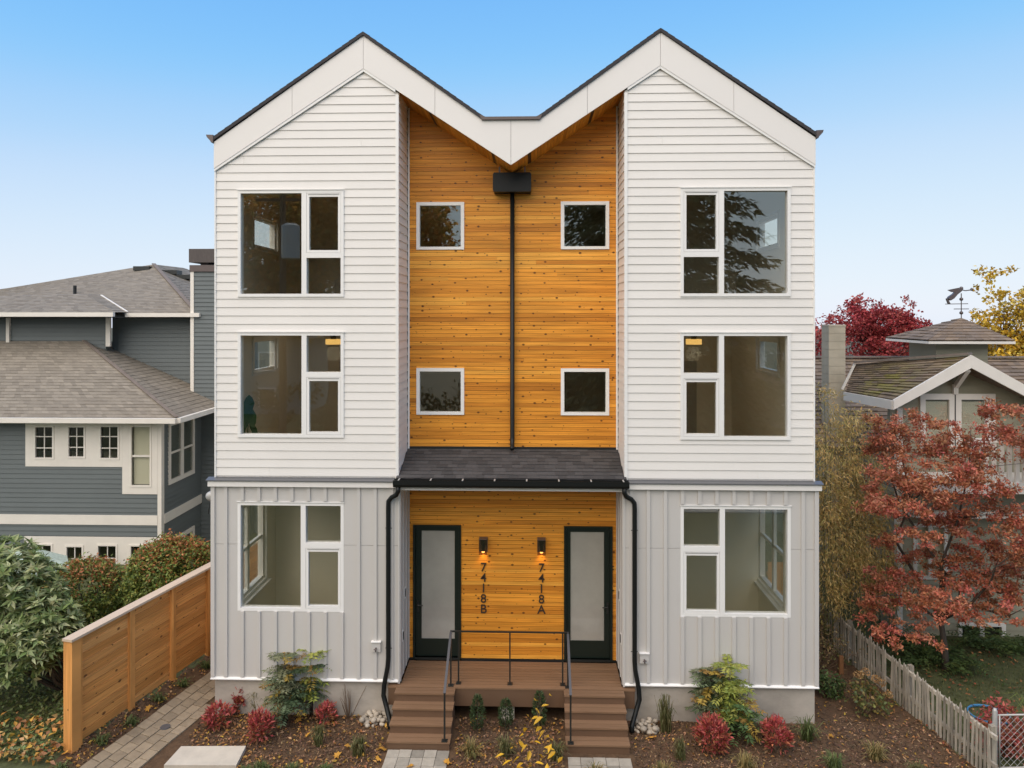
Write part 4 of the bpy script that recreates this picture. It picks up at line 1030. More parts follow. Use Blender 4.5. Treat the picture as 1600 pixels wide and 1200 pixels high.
clad(K, SAGE, '-x', gx0, YK + .12, 12, -.6, 3.9, .145, [], tb=.022, tt=.006, gap=.006)
MB().box(gx0 + .001, gx0 + .1, YK + .121, 12, -.8, 4.2).build('wall', SAGE, K)
# gable double window with blinds, brace
gy = zk(700); gt = zk(615)
f = grid_wall(xk(1436), xk(1553), gy, gt, YK - .06, YK + .05, [(xk(1444), xk(1481), gy + .1, zk(624)), (xk(1500), xk(1537), gy + .1, zk(624))]).build('window', NTRIM, K)
MB().box(xk(1490) - .012, xk(1490) + .012, YK - .066, YK - .0605, gy + .02, gt - .02).build('mullion_groove', SHING_R, f)
for a, b in ((1444, 1481), (1500, 1537)):
    MB().box(xk(a), xk(b), YK - .02, YK - .012, gy + .1, zk(624)).build('pane', GLASS, f)
    for q in range(20):
        z = gy + .12 + q * (zk(624) - gy - .14) / 20
        MB().box(xk(a) + .01, xk(b) - .01, YK + .01, YK + .02, z, z + (zk(624) - gy) / 24).build('blind_slat', BLIND, f)
MB().box(xk(1490) - .05, xk(1490) + .05, YK - .1, YK - .024, gt + .0, zk(600)).build('brace', NTRIM, K)
MB().bar((xk(1491), YK - .05, zk(604)), (P1.x - .03, 2.99, P1.z - .3), .09, .1).build('brace', NTRIM, K)
# lower windows
for (a, b, c_, d_) in ((1496, 1570, 972, 1022), (1426, 1480, 818, 905)):
    x0, x1, z0, z1 = xk(a), xk(b), zk(d_), zk(c_)
    xm = (x0 + x1) / 2
    f = grid_wall(x0, x1, z0, z1, YK - .04, YK + .05, [(x0 + .09, xm - .05, z0 + .08, z1 - .08), (xm + .05, x1 - .09, z0 + .08, z1 - .08)]).build('window', NTRIM, K)
    MB().box(x0 + .05, x1 - .05, YK, YK + .008, z0 + .05, z1 - .05).build('pane', GLASS2, f)
    MB().box(x0 + .05, x1 - .05, YK + .06, YK + .08, z0 + .05, z1 - .05).build('blind', DARKIN if c_ > 900 else BLIND, f)
# balcony
by0 = 2.5; zb0 = at(1550, 768, by0).z
bx0 = at(1440, 760, by0).x
MB().box(bx0, 16, by0, YK - .03, zb0 - .05, zb0 + .18).build('balcony_floor', NTRIM, K)
br = MB().box(at(1512, 700, by0).x, 16, by0 + .02, by0 + .1, zb0 + 1.02, zb0 + 1.1).build('balcony_rail', NTRIM, K)
for k in range(16):
    x = at(1516, 700, by0).x + k * .16
    MB().box(x, x + .085, by0 + .035, by0 + .08, zb0 + .18, zb0 + 1.02).build('baluster', NTRIM, br)
MB().box(gx0 + .1, 16, YK - .5, YK - .03, zk(800), zk(790)).build('band_board', NTRIM, K)
# main roof behind, chimney, cupola
RY, RZ = 8.6, at(1400, 560, 8.6).z
M0 = Vector((at(1262, 700, 5.2).x, 5.2, 3.9)); M1 = Vector((17, 5.2, 3.9))
shingles(K, M0, M1, (17, RY, RZ), (at(1262, 560, RY).x, RY, RZ), 22, .2, RB, 9, th=.03)
MB().bar((at(1262, 560, RY).x, RY, RZ + .04), (17, RY, RZ + .04), .2, .05).build('ridge_tiles', HIPC, K)
MB().bar(P4 + Vector((-.02, 0, .01)), P3 + Vector((-.05, .1, .05)), .12, .05).build('rake_board', NTRIM, K)
chy = 5.6; c0, c1 = at(1295, 560, chy).x, at(1321, 560, chy).x
mb = MB(); zc_ = 2.0; ch = None
ch = MB().box(c0 + .03, c1 - .03, chy + .03, chy + .42, 1.0, zk(512, chy)).build('chimney', STONEC, K)
zz = 3.6
while zz < at(1300, 514, chy).z - .1:
    MB().box(c0, c1, chy, chy + .45, zz, zz + .205).build('chimney_block', STONEC, ch); zz += .21
MB().box(c0 - .01, c1 + .01, chy - .01, chy + .46, zz + .003, at(1300, 510, chy).z).build('chimney_cap', STONEC, ch)
cy = 6.4; cA, cB = at(1462, 540, cy).x, at(1543, 540, cy).x; cz0, cz1 = at(1500, 572, cy).z, at(1500, 528, cy).z; cm = (cA + cB) / 2; chw = (cB - cA) / 2
cup = MB().box(cA + .01, cB - .01, cy + .01, cy + 2 * chw - .01, cz0 - .5, cz1).build('cupola', SAGE, K)
for i in range(9):
    z = cz0 - .4 + i * .145
    if z > cz1 - .02: break
    P = FACE['-y'](cy); MB().add([P(cA, 0, z), P(cB, 0, z), P(cB, .02, z), P(cA, .02, z), P(cA, 0, z + .138), P(cB, 0, z + .138), P(cB, .005, z + .138), P(cA, .005, z + .138)], [(0, 3, 2, 1), (4, 5, 6, 7), (0, 1, 5, 4), (1, 2, 6, 5), (2, 3, 7, 6), (3, 0, 4, 7)]).build('siding_board', SAGE, cup)
ap = at(1502, 497, cy + chw); ev = at(1502, 531, cy).z
ow = (at(1572, 530, cy - .35).x - at(1437, 530, cy - .35).x) / 2
cn = [Vector((cm - ow, cy + chw - ow, ev)), Vector((cm + ow, cy + chw - ow, ev)), Vector((cm + ow, cy + chw + ow, ev)), Vector((cm - ow, cy + chw + ow, ev))]
for i in range(4):
    o = shingles(K, cn[i], cn[(i + 1) % 4], ap + Vector((.01, 0, 0)), ap - Vector((.01, 0, 0)), 8, .2, RB, 20 + i, th=.02, name='cupola_shingles')
MB().box(cm - ow, cm + ow, cy + chw - ow - .02, cy + chw + ow, ev - .09, ev - .025).build('cupola_fascia', NTRIM, K)
# weather vane: a winged flying figure with a trumpet over ball finials
wv = thing('weather_vane', 'dark weather vane of a winged flying figure blowing a trumpet on the cupola', 'weather vane', (ap.x, ap.y, ap.z))
sc_ = (ap.y + CAMD) / FPX
U = lambda u, v: Vector(((u - 1502) * sc_, 0, (497 - v) * sc_))
MB().tube([(0, 0, -.05), (0, 0, 38 * sc_)], .014, 6).build('rod', BRONZE, wv)
for v, r_ in ((489, .05), (468, .05)):
    z = (497 - v) * sc_
    MB().tube([(0, 0, z - r_), (0, 0, z - r_ * .6), (0, 0, z), (0, 0, z + r_ * .6), (0, 0, z + r_)], [.008, r_ * .8, r_, r_ * .8, .008], 10).build('ball', BRONZE, wv, smooth=True)
MB().bar(U(1478, 475.5), U(1512, 475), .02, .02).build('arrow_bar', BRONZE, wv)
MB().bar(Vector((-.2, -.08, 14 * sc_)), Vector((.2, .08, 14 * sc_)), .02, .02).bar(Vector((.08, -.2, 14 * sc_)), Vector((-.08, .2, 14 * sc_)), .02, .02).build('compass_arms', BRONZE, wv)
body = [(1481, 467), (1485, 470), (1490, 467), (1495, 461), (1500, 457), (1503, 454), (1502, 451), (1499, 451), (1495, 454), (1489, 460), (1483, 464)]
MB().prism([tuple(U(*q).xz) for q in body], -.05, .05).build('body', BRONZE, wv)
MB().prism([tuple(U(*q).xz) for q in [(1481, 454), (1490, 452), (1498, 450.5), (1501, 453), (1495, 458), (1487, 457)]], -.012, .012).build('wing', BRONZE, wv)
MB().prism([tuple(U(*q).xz) for q in [(1481, 467), (1483, 471), (1485, 475), (1482, 475), (1480, 470), (1479, 467)]], -.03, .03).build('foot', BRONZE, wv)
MB().tube([U(1500, 453), U(1508, 455), U(1515, 454), U(1518, 453)], [.012, .014, .016, .05], 8).build('trumpet', BRONZE, wv)
q = U(1502, 451.5); MB().tube([q + Vector((0, 0, -.05)), q + Vector((0, 0, -.025)), q + Vector((0, 0, .025)), q + Vector((0, 0, .05))], [.02, .048, .048, .02], 8).build('head', BRONZE, wv, smooth=True)

# ------------------------------------------------------------------ trees and shrubs
def ground_vec(x, y): return Vector((x, y, hgt(x, y)))
def limbs(mb, base, tips, r0, rng, bend=.25, fork=.35, n=6):
    """tapered limbs from a fork point on the trunk out to each tip"""
    base = Vector(base)
    for t in tips:
        t = Vector(t); m1 = base.lerp(t, .35) + Vector(rng.normal(size=3) * bend * .4) + Vector((0, 0, bend * .5)); m2 = base.lerp(t, .7) + Vector(rng.normal(size=3) * bend * .3) + Vector((0, 0, bend * .3))
        mb.tube([base, m1, m2, t], [r0, r0 * .7, r0 * .42, r0 * .12], n)
def tree(name, label, base, h_fork, ells, cols, L, W, rng, cat='tree', per=45, spread=.3, up=.5, r0=.14, fork=None, trunkmat=BARK, leafmat=LEAF, jit=.16, group=None, ntips=14, shell=.5, six=True):
    base = Vector(base); t = thing(name, label, cat, base, group=group)
    P, Kc, kk = clumps(rng, ells, per, spread, shell)
    cidx = rng.integers(0, len(cols), kk); ci = np.where(rng.random(len(P)) < .7, cidx[Kc], rng.integers(0, len(cols), len(P)))
    col = palette(rng, len(P), cols, jit, ci)
    P = P - np.array(base)
    link('crown', leafmesh('crown', leafmat, P, L * rng.uniform(.7, 1.25, len(P)), W * rng.uniform(.7, 1.2, len(P)), col, rng, up, six=six), t)
    mb = MB(); fk = Vector(fork) - base if fork is not None else Vector((rng.normal() * .1, rng.normal() * .1, h_fork))
    mb.tube([(0, 0, -.2), fk * .5 + Vector((r0 * .4, 0, 0)), fk], [r0 * 1.25, r0, r0 * .8], 9)
    tips = [Vector(P[i]) for i in rng.integers(0, len(P), ntips)]
    mains = tips[:max(5, ntips // 6)]; nodes = []
    for tp2 in mains:                                   # crooked main limbs ...
        pts = [fk.copy()]; sz = (tp2 - fk).length
        for f in (.25, .5, .75, 1): pts.append(fk.lerp(tp2, f) + Vector(rng.normal(size=3)) * sz * (.07 if f < 1 else 0) + Vector((0, 0, sz * .10 * math.sin(f * math.pi))))
        rs = [r0 * x for x in (.62, .46, .34, .22, .08)]
        mb.tube(pts, rs, 7); nodes += list(zip(pts[1:4], rs[1:4]))
    for tp2 in tips[len(mains):]:                       # ... and twigs leaving them nearby
        q, rq = min(nodes, key=lambda e: (e[0] - tp2).length + .4 * abs(min(0, tp2.z - e[0].z)))
        m1 = q.lerp(tp2, .5) + Vector(rng.normal(size=3)) * (tp2 - q).length * .09
        mb.tube([q, m1, tp2], [rq * .6, rq * .36, rq * .1], 5)
    mb.build('trunk', trunkmat, t, smooth=True)
    return t

rng = np.random.default_rng(5)
# red maple behind the picket fence
MC = [(1402, 678, 50, 34), (1452, 700, 60, 40), (1520, 712, 55, 34), (1583, 672, 55, 40), (1560, 640, 40, 26), (1405, 738, 52, 40), (1462, 760, 58, 36), (1512, 745, 45, 30), (1398, 790, 50, 30), (1455, 805, 46, 30), (1545, 800, 48, 30), (1592, 822, 44, 28), (1560, 762, 40, 18),
      (1452, 868, 48, 24), (1505, 862, 46, 26), (1552, 880, 46, 28), (1590, 905, 44, 30), (1520, 905, 46, 24), (1420, 920, 50, 26), (1462, 945, 54, 28), (1385, 940, 42, 24), (1500, 955, 34, 22), (1558, 930, 40, 24), (1592, 960, 38, 24), (1430, 655, 40, 22), (1385, 702, 30, 28), (1475, 665, 26, 16), (1372, 660, 22, 22), (1625, 700, 50, 50), (1630, 850, 50, 60), (1640, 930, 40, 40), (1430, 835, 40, 20), (1510, 825, 44, 24), (1475, 785, 40, 30), (1540, 755, 40, 26), (1395, 850, 24, 30), (1560, 850, 40, 22), (1380, 985, 34, 22), (1440, 985, 44, 18), (1360, 950, 24, 22), (1400, 905, 44, 24), (1480, 905, 44, 20), (1545, 960, 40, 16), (1585, 870, 40, 22), (1600, 930, 40, 26), (1370, 760, 26, 24), (1500, 690, 36, 20), (1420, 790, 40, 22)]
ell = []
for i, (u, v, ru, rv) in enumerate(MC):
    y = 1.4 + rng.uniform(-.7, .8); p = at(u, v, y); k = (y + CAMD) / FPX
    ell.append((p.x, p.y, p.z, ru * k * 1.05, .6, rv * k * .66, int(ru * rv * .74)))
mbse = ground_vec(8.75, 1.9)
tree('red_maple', 'russet red lace leaved maple tree spreading over the picket fence', mbse, 1.3, ell, [(.50, .14, .085), (.56, .19, .11), (.40, .115, .065), (.46, .20, .10), (.58, .17, .13), (.35, .14, .07), (.60, .26, .16), (.38, .18, .09), (.42, .15, .07), (.52, .20, .09)], .072, .036, rng, per=66, spread=.2, up=.45, r0=.06, ntips=46, shell=.2, fork=mbse + Vector((-.05, .1, 1.0)))
# trunk forks seen in the gaps
# bamboo stand
BG = 'golden bamboo stems beside the white house'
brng = np.random.default_rng(11)
specs = [(1288, 1000, 596), (1300, 1010, 640), (1312, 1000, 665), (1325, 1010, 650), (1337, 1000, 632), (1350, 1010, 655), (1362, 1000, 690), (1375, 1005, 725), (1388, 1000, 800), (1296, 990, 700), (1318, 995, 720), (1343, 990, 710), (1368, 990, 780), (1282, 1000, 690), (1397, 1000, 860), (1330, 985, 780), (1306, 985, 790)]
for i, (u, vb, vt) in enumerate(specs):
    y = 2.7 + brng.uniform(-.5, .9); b = at(u, vb, y); b.z = hgt(b.x, b.y); tp_ = at(u + brng.uniform(-8, 8), vt, y)
    if b.x < 6.15: b.x = 6.15 + brng.uniform(0, .2)
    t = thing('bamboo_stem', 'golden leaved bamboo stem in the clump between the white house and the red maple', 'bamboo', b, group=BG)
    top_ = tp_ - b; pts = [Vector((0, 0, -.1))] + [Vector((top_.x * f ** 1.5, top_.y * f ** 1.5 + .0, top_.z * f)) + Vector(brng.normal(size=3) * .02) for f in (.25, .5, .75, 1)]
    MB().tube(pts, [.012, .011, .010, .007, .003], 6).build('culm', BAMB, t, smooth=True)
    n = int(1150 * top_.z / 4); f = brng.uniform(.16, 1.0, n) ** .8
    P = np.stack([top_.x * f ** 1.5, top_.y * f ** 1.5, top_.z * f], 1)
    kx = brng.integers(0, 40, n); dirs = brng.normal(size=(40, 3)); cen = brng.uniform(.10, 1.03, 40); cen = np.where(cen < .34, cen + .3 * brng.random(40), cen)
    f = cen[kx]; P = np.stack([top_.x * f ** 1.5, top_.y * f ** 1.5, top_.z * f], 1)
    P += dirs[kx] * np.array([.17, .17, .08]) * (1.2 - .5 * f[:, None]) + brng.normal(size=(n, 3)) * np.array([.08, .08, .10])
    tg = dirs[kx] * .4 + brng.normal(size=(n, 3)) * .5; tg[:, 2] -= .7
    xmin = 5.47 - b.x; P[:, 0] = np.maximum(P[:, 0], xmin + brng.random(n) * .1)
    link('foliage', leafmesh('foliage', LEAF, P, brng.uniform(.07, .13, n), .02, palette(brng, n, [(.68, .46, .17), (.58, .42, .15), (.50, .38, .13), (.74, .55, .24), (.40, .33, .12), (.62, .42, .16)], .16), brng, .3, tang=tg), t)
# far trees
p = at(1385, 540, 20)
ell = [(at(u, v, 20).x, 20 + rng.uniform(-1, 1), at(u, v, 20).z, ru * 32.6 / FPX, 1.3, rv * 32.6 / FPX, n) for (u, v, ru, rv, n) in [(1335, 502, 36, 22, 1500), (1388, 508, 52, 24, 4800), (1425, 522, 28, 20, 1000), (1350, 480, 22, 14, 600), (1400, 540, 56, 24, 2400), (1345, 540, 45, 30, 1900), (1280, 532, 25, 28, 1100), (1300, 555, 35, 25, 900), (1402, 474, 9, 9, 50), (1440, 550, 30, 12, 700)]]
tree('crimson_tree', 'dark crimson round tree beyond the cottage chimney', (p.x, 20, 0), 3.2, ell, [(.36, .05, .055), (.44, .065, .07), (.28, .045, .045), (.50, .12, .10)], .15, .10, rng, r0=.18, per=26, spread=.24, ntips=20)
p = at(1575, 560, 17)
k = 29.6 / FPX
ell = [(at(u, v, 17).x, 17 + rng.uniform(-.8, .8), at(u, v, 17).z, ru * k, .8, rv * k, n) for (u, v, ru, rv, n) in [(1545, 505, 28, 22, 420), (1580, 490, 30, 24, 600), (1592, 525, 28, 26, 900), (1560, 530, 28, 20, 460), (1575, 425, 14, 10, 90), (1525, 445, 7, 26, 110), (1518, 425, 4, 14, 30), (1600, 470, 24, 22, 400), (1560, 470, 30, 14, 220), (1545, 545, 24, 20, 500), (1570, 555, 34, 18, 560), (1630, 500, 30, 50, 700), (1595, 545, 20, 20, 420)]]
tree('yellow_tree', 'bright yellow half bare tree behind the cupola', (p.x, 17, 0), 4.5, ell, [(.62, .40, .03), (.70, .46, .05), (.52, .32, .03), (.60, .45, .10)], .15, .12, rng, r0=.15, per=14, spread=.3, ntips=34, shell=.2)
mb = None
# broad leaved shrub at the left edge: whorls of long leaves
def whorl_shrub(name, label, base, ells, nwh, cols, L, W, rng, nl=9, cat='shrub'):
    base = Vector(base); t = thing(name, label, cat, base)
    P = []; T = []; CI = []
    wts = np.array([e[6] for e in ells], float); wts /= wts.sum()
    for i in range(nwh):
        e = ells[rng.choice(len(ells), p=wts)]
        d = rng.normal(size=3); d[2] = abs(d[2]) * .9 - .25; d /= np.linalg.norm(d); r = rng.uniform(.72, 1.03)
        c = np.array(e[:3]) + d * r * np.array(e[3:6])
        ax = d * .7 + np.array([0, 0, .7]) + rng.normal(size=3) * .25; ax /= np.linalg.norm(ax)
        u_ = np.cross(ax, [.3, .9, .1]); u_ /= np.linalg.norm(u_); v_ = np.cross(ax, u_)
        k = rng.integers(nl - 2, nl + 3); ci = rng.integers(0, len(cols))
        for j in range(k):
            q = 2 * math.pi * j / k + rng.uniform(-.25, .25); tg = (u_ * math.cos(q) + v_ * math.sin(q)) * 1.0 + ax * rng.uniform(.05, .6)
            P.append(c - np.array(base)); T.append(tg); CI.append(ci if rng.random() < .6 else rng.integers(0, len(cols)))
    P = np.array(P); T = np.array(T); n = len(P)
    link('foliage', leafmesh('foliage', LEAFG, P, L * rng.uniform(.7, 1.15, n), W * rng.uniform(.8, 1.15, n), palette(rng, n, cols, .14, np.array(CI)), rng, .55, tang=T, fold=.12), t)
    mb = MB(); limbs(mb, (0, 0, 0), [P[i] * .92 for i in rng.integers(0, n, 26)], .035, rng, bend=.2)
    mb.build('stems', BARK, t, smooth=True)
    return t
def E(u, v, y, ru, rv, ry, n): 
    p = at(u, v, y); k = (y + CAMD) / FPX; return (p.x, p.y, p.z, ru * k, ry, rv * k, n)
r2 = np.random.default_rng(21)
el = [E(25, 950, 0.2, 72, 95, .8, 10), E(5, 900, .8, 60, 62, .7, 5), E(70, 1000, -.1, 48, 75, .6, 6), E(20, 1030, -.5, 65, 62, .6, 7), E(-60, 960, .2, 90, 120, .9, 8)]
whorl_shrub('rhododendron', 'large broad leaved grey green evergreen shrub at the near end of the cedar fence', ground_vec(-8.1, 0.1), el, 1050, [(.26, .30, .12), (.35, .38, .18), (.20, .25, .085), (.14, .185, .06), (.44, .45, .24), (.23, .28, .105)], .185, .062, r2)
for (nm, lb, els, n, base) in (
    ('pieris_shrub', 'rounded shrub tinged orange between the broad leaved shrub and the red topped hedge', [E(136, 930, 2.6, 54, 56, .75, 9600), E(105, 930, 2.8, 35, 40, .6, 900), E(158, 965, 2.3, 32, 42, .6, 1000)], 4600, (138, 2.6)),
    ('photinia_shrub', 'long domed shrub with reddish top behind the cedar fence', [E(272, 905, 3.0, 60, 55, .8, 6000), E(240, 920, 2.8, 40, 46, .7, 1600), E(305, 900, 3.4, 40, 48, .7, 1600), E(285, 880, 3.2, 50, 34, .6, 1200), E(270, 893, 3.0, 64, 52, .8, 9000), E(243, 915, 2.9, 44, 46, .7, 4000)], 7000, (265, 3.0))):
    b = at(base[0], 900, base[1]); b.z = hgt(b.x, b.y); t = thing(nm, lb, 'shrub', b)
    P, Kc, kk = clumps(r2, els, 26, .13, .86)
    P = P - np.array(b)
    zz = (P[:, 2] - P[:, 2].min()) / np.ptp(P[:, 2])
    red = r2.random(len(P)) < np.clip((zz - .55) * 1.4, 0, .58)
    c_ = palette(r2, len(P), [(.17, .225, .055), (.23, .275, .065), (.32, .32, .075), (.13, .18, .05)], .18)
    c2 = palette(r2, len(P), [(.42, .15, .06), (.50, .20, .08), (.38, .18, .07)], .18); c_[red] = c2[red]
    link('foliage', leafmesh('foliage', LEAFG, P, .085 * r2.uniform(.7, 1.2, len(P)), .038, c_, r2, .5), t)
    mb = MB(); limbs(mb, (0, 0, 0), [P[i] * .9 for i in r2.integers(0, len(P), 24)], .03, r2, bend=.15); mb.build('stems', BARK, t, smooth=True)

# ground cover under the broad leaved shrub
r3 = np.random.default_rng(31)
n = 5200; X = r3.uniform(-9.6, -7.0, n); Y = r3.uniform(-1.9, 2.2, n); ok = X < -7.13 + .22 * (Y + 1.5)
X, Y = X[ok], Y[ok]; Z = np.array([hgt(a, b) for a, b in zip(X, Y)]) + r3.random(len(X)) * .13
o = link('ground_cover', leafmesh('ground_cover', LEAFG, np.stack([X, Y, Z], 1), r3.uniform(.05, .10, len(X)), .045, palette(r3, len(X), [(.13, .175, .055), (.17, .21, .07), (.21, .23, .09), (.10, .14, .045)], .2), r3, .7), kind='stuff')

# ---- small planting in the front bed
def grass(base, label, n, h, sp, cols, rng, group='ornamental grass tufts in the front bed', name='grass_tuft', wdt=.008):
    t = thing(name, label, 'grass', base, group=group)
    V, F, T = [], [], []
    for i in range(n):
        q = rng.uniform(0, 6.283); d = np.array([math.cos(q), math.sin(q), 0]); s = np.array([-d[1], d[0], 0]) * wdt * rng.uniform(.6, 1.2)
        hh = h * rng.uniform(.5, 1.1); rr_ = sp * rng.uniform(.1, 1.1); b0 = np.array([rng.normal() * .035, rng.normal() * .035, -.02])
        pts = [b0, b0 + d * rr_ * .3 + [0, 0, hh * .6], b0 + d * rr_ * .7 + [0, 0, hh * .95], b0 + d * rr_ * 1.15 + [0, 0, hh * (1.0 if rr_ < sp * .5 else .8)]]
        c = np.array(cols[rng.integers(0, len(cols))]) * rng.uniform(.75, 1.25); o_ = len(V)
        for k, p_ in enumerate(pts):
            w_ = s * (1, .9, .6, .12)[k]; V += [tuple(p_ - w_), tuple(p_ + w_)]; T += [tuple(c * (.8 + .1 * k))] * 2
        F += [(o_ + 2 * k, o_ + 2 * k + 1, o_ + 2 * k + 3, o_ + 2 * k + 2) for k in range(3)]
    mb = MB(); mb.v, mb.f, mb.t = V, F, T
    mb.build('blades', LEAF, t); return t
r4 = np.random.default_rng(41)
GC = {'green': [(.12, .16, .05), (.17, .20, .07), (.09, .125, .045)], 'straw': [(.36, .26, .10), (.27, .21, .08), (.18, .17, .06)], 'olive': [(.16, .155, .06), (.21, .18, .08), (.12, .13, .045)]}
GL = [(400, 1112, .42, .16, 'olive', 'dark olive grass tuft against the foundation beside the left feathery shrub'), (498, 1164, .34, .14, 'olive', 'upright olive grass tuft below the red shrub left of the stairs'), (560, 1180, .34, .14, 'olive', 'upright olive grass tuft nearest the left stairs'),
      (408, 1206, .16, .16, 'green', 'low bright green strappy tuft beside the pale slab'), (455, 1210, .16, .16, 'green', 'low green strappy tuft second from the pale slab'), (508, 1208, .14, .14, 'green', 'low green strappy tuft third from the pale slab'), (382, 1210, .12, .14, 'green', 'small green strappy tuft touching the pale slab corner'),
      (735, 1183, .26, .24, 'straw', 'arching straw yellow grass tuft beside the left stairs'), (790, 1180, .30, .2, 'olive', 'arching olive grass tuft midway between the stairs'), (868, 1188, .28, .22, 'olive', 'arching olive grass tuft behind the yellow leaved sapling'),
      (1040, 1144, .62, .16, 'olive', 'tall thin grass beside the right pile of river stones'), (1063, 1186, .34, .1, 'olive', 'narrow upright grass tuft near the right stairs'), (1262, 1156, .36, .26, 'green', 'blue green arching grass tuft at the right house corner'), (1165, 1212, .34, .24, 'straw', 'straw yellow arching grass tuft below the right feathery shrub'),
      (1305, 1204, .28, .24, 'green', 'green arching grass tuft in the open mulch toward the picket fence'), (1368, 1186, .26, .24, 'straw', 'golden arching grass tuft nearest the picket fence'), (1200, 1150, .34, .12, 'olive', 'thin grass between the two right red shrubs'), (1035, 1215, .24, .2, 'straw', 'straw grass tuft at the front edge beside the right stairs'), (1435, 1215, .22, .2, 'olive', 'olive grass tuft by the near pickets'), (930, 1215, .2, .2, 'straw', 'straw grass tuft in front of the yellow leaved sapling') ]
for (u, v, h, sp, c, lb) in GL:
    p = onz(u, v, 0); p.z = hgt(p.x, p.y); grass(p, lb, 130, h, sp, GC[c], r4)
for i, (s_, tt) in enumerate(((.4, .28), (1.0, .3), (1.7, .26), (2.3, .3), (3.0, .25), (3.6, .28), (-.35, .25))):
    q = Vector((fx, fy)) + fd * s_ + fr * tt
    grass(Vector((q.x, q.y, hgt(q.x, q.y))), 'small green lily tuft in the strip between the cedar fence and the paver path', 60, .15, .17, GC['green'], r4, group='green tufts along the cedar fence', wdt=.011)
# long blades behind the wire gate
p = onz(1590, 1150, 0); grass(Vector((p.x + .3, p.y, hgt(p.x, p.y))), 'tall green strappy clump behind the wire gate', 90, .75, .45, [(.14, .18, .05), (.2, .22, .06)], r4, group=None, name='strappy_clump', wdt=.016)

def nandina(base, label, R, Hh, rng, n=520, cols=((.44, .075, .075), (.52, .11, .09), (.38, .075, .07), (.50, .17, .09), (.34, .06, .06), (.58, .17, .15)), group='red dwarf nandina shrubs in the front bed', name='nandina'):
    t = thing(name, label, 'shrub', base, group=group)
    el = [(0, 0, Hh * .55, R * .8, R * .8, Hh * .42, n)]
    P, K_, kk = clumps(rng, el, 14, .26, .55)
    # upper leaves are brighter red, lower ones older and rustier
    f = np.clip(P[:, 2] / Hh, 0, 1); c = palette(rng, n, cols, .16); old = rng.random(n) > f * 1.3; c[old] = palette(rng, n, [(.36, .13, .06), (.30, .15, .06), (.28, .08, .05)], .16)[old]
    tg = P - np.array([0, 0, Hh * .2]); tg = tg / np.linalg.norm(tg, axis=1)[:, None] + rng.normal(size=(n, 3)) * .45
    link('foliage', leafmesh('foliage', LEAF, P, rng.uniform(.06, .105, n), .033, c, rng, .4, tang=tg), t)
    mb = MB(); limbs(mb, (0, 0, -.02), [P[i] * .9 for i in rng.integers(0, n, 14)], .008, rng, bend=.05, n=4); mb.build('stems', BARKP, t)
for (u, v, R, Hh, lb) in ((342, 1136, .26, .36, 'red shrub nearest the paver path at the left house corner'), (374, 1114, .13, .42, 'slim red shrub against the foundation behind the pale slab'), (405, 1158, .24, .48, 'full red shrub above the pale slab'), (508, 1133, .2, .36, 'red shrub right of the left feathery shrub'), (1112, 1172, .32, .55, 'largest red shrub, in front of the right feathery shrub'), (1214, 1176, .26, .52, 'red and orange shrub near the right house corner')):
    p = onz(u, v, 0); p.z = hgt(p.x, p.y); nandina(p, lb, R, Hh, r4, int(420 * (R / .25) ** 2 * Hh / .45) + 200)

def pinnate(rng, P, T, C, base, ax, L, cols, droop=.35, pairs=10):
    """one feathery compound leaf: leaflets in pairs along an arching rib"""
    ax = ax / np.linalg.norm(ax); side = np.cross(ax, [0, 0, 1.0]); side /= max(np.linalg.norm(side), 1e-3); c0 = cols[rng.integers(0, len(cols))]
    for k in range(pairs):
        f = (k + 1) / pairs; p = base + ax * L * f + np.array([0, 0, -droop * L * f * f])
        tl = ax * .35 + np.array([0, 0, -.25 * f])
        for s in (-1, 1):
            P.append(p); T.append(side * s * .9 + tl + rng.normal(size=3) * .08); C.append(np.array(c0) * rng.uniform(.8, 1.2))
    P.append(base + ax * L - np.array([0, 0, droop * L])); T.append(ax - np.array([0, 0, droop])); C.append(np.array(c0))
def mahonia(base, label, stems, rng, group='feathery leaved shrubs against the foundation'):
    t = thing('mahonia', label, 'shrub', base, group=group); mb = MB(); P, T, Cc = [], [], []
    for (dx, dy, h, cols, L) in stems:
        tip = np.array([dx, dy, h]); mb.tube([(dx * .2, dy * .2, -.05), (dx * .6, dy * .6, h * .5), (dx, dy, h)], [.02, .016, .01], 6)
        tiers = max(2, int(h / .26))
        for k in range(tiers):
            f = 1 - k * .75 / tiers; c = np.array([dx * f, dy * f, h * f]); nl = 11 if k == 0 else 8
            for j in range(nl):
                q = 2 * math.pi * j / nl + rng.uniform(-.3, .3) + k; ax = np.array([math.cos(q), math.sin(q), rng.uniform(.25, .9) if k == 0 else rng.uniform(0, .35)])
                pinnate(rng, P, T, Cc, c, ax, L * rng.uniform(.75, 1.1), cols if rng.random() < .85 else [(.38, .26, .05), (.30, .18, .05)])
    n = len(P); link('foliage', leafmesh('foliage', LEAFG, np.array(P), .10 * rng.uniform(.8, 1.15, n), .030, np.clip(np.array(Cc), .01, .9), rng, .6, tang=np.array(T), fold=.1), t)
    mb.build('stems', BARK, t, smooth=True)
MG = [(.085, .125, .065), (.12, .16, .08), (.15, .185, .095), (.07, .105, .05)]; MY = [(.30, .33, .06), (.22, .27, .06), (.36, .36, .08)]; MO = [(.19, .205, .11), (.22, .22, .12), (.15, .175, .09)]
p = onz(445, 1128, .0); mahonia(Vector((p.x, p.y, hgt(p.x, p.y))), 'feathery green shrub with dull olive top standing left under the left wing window', [(-.02, .05, 1.12, MO, .34), (.12, -.12, .45, MG, .36), (-.1, -.05, .72, MO, .34), (.06, .02, .85, MG, .32)], r4)
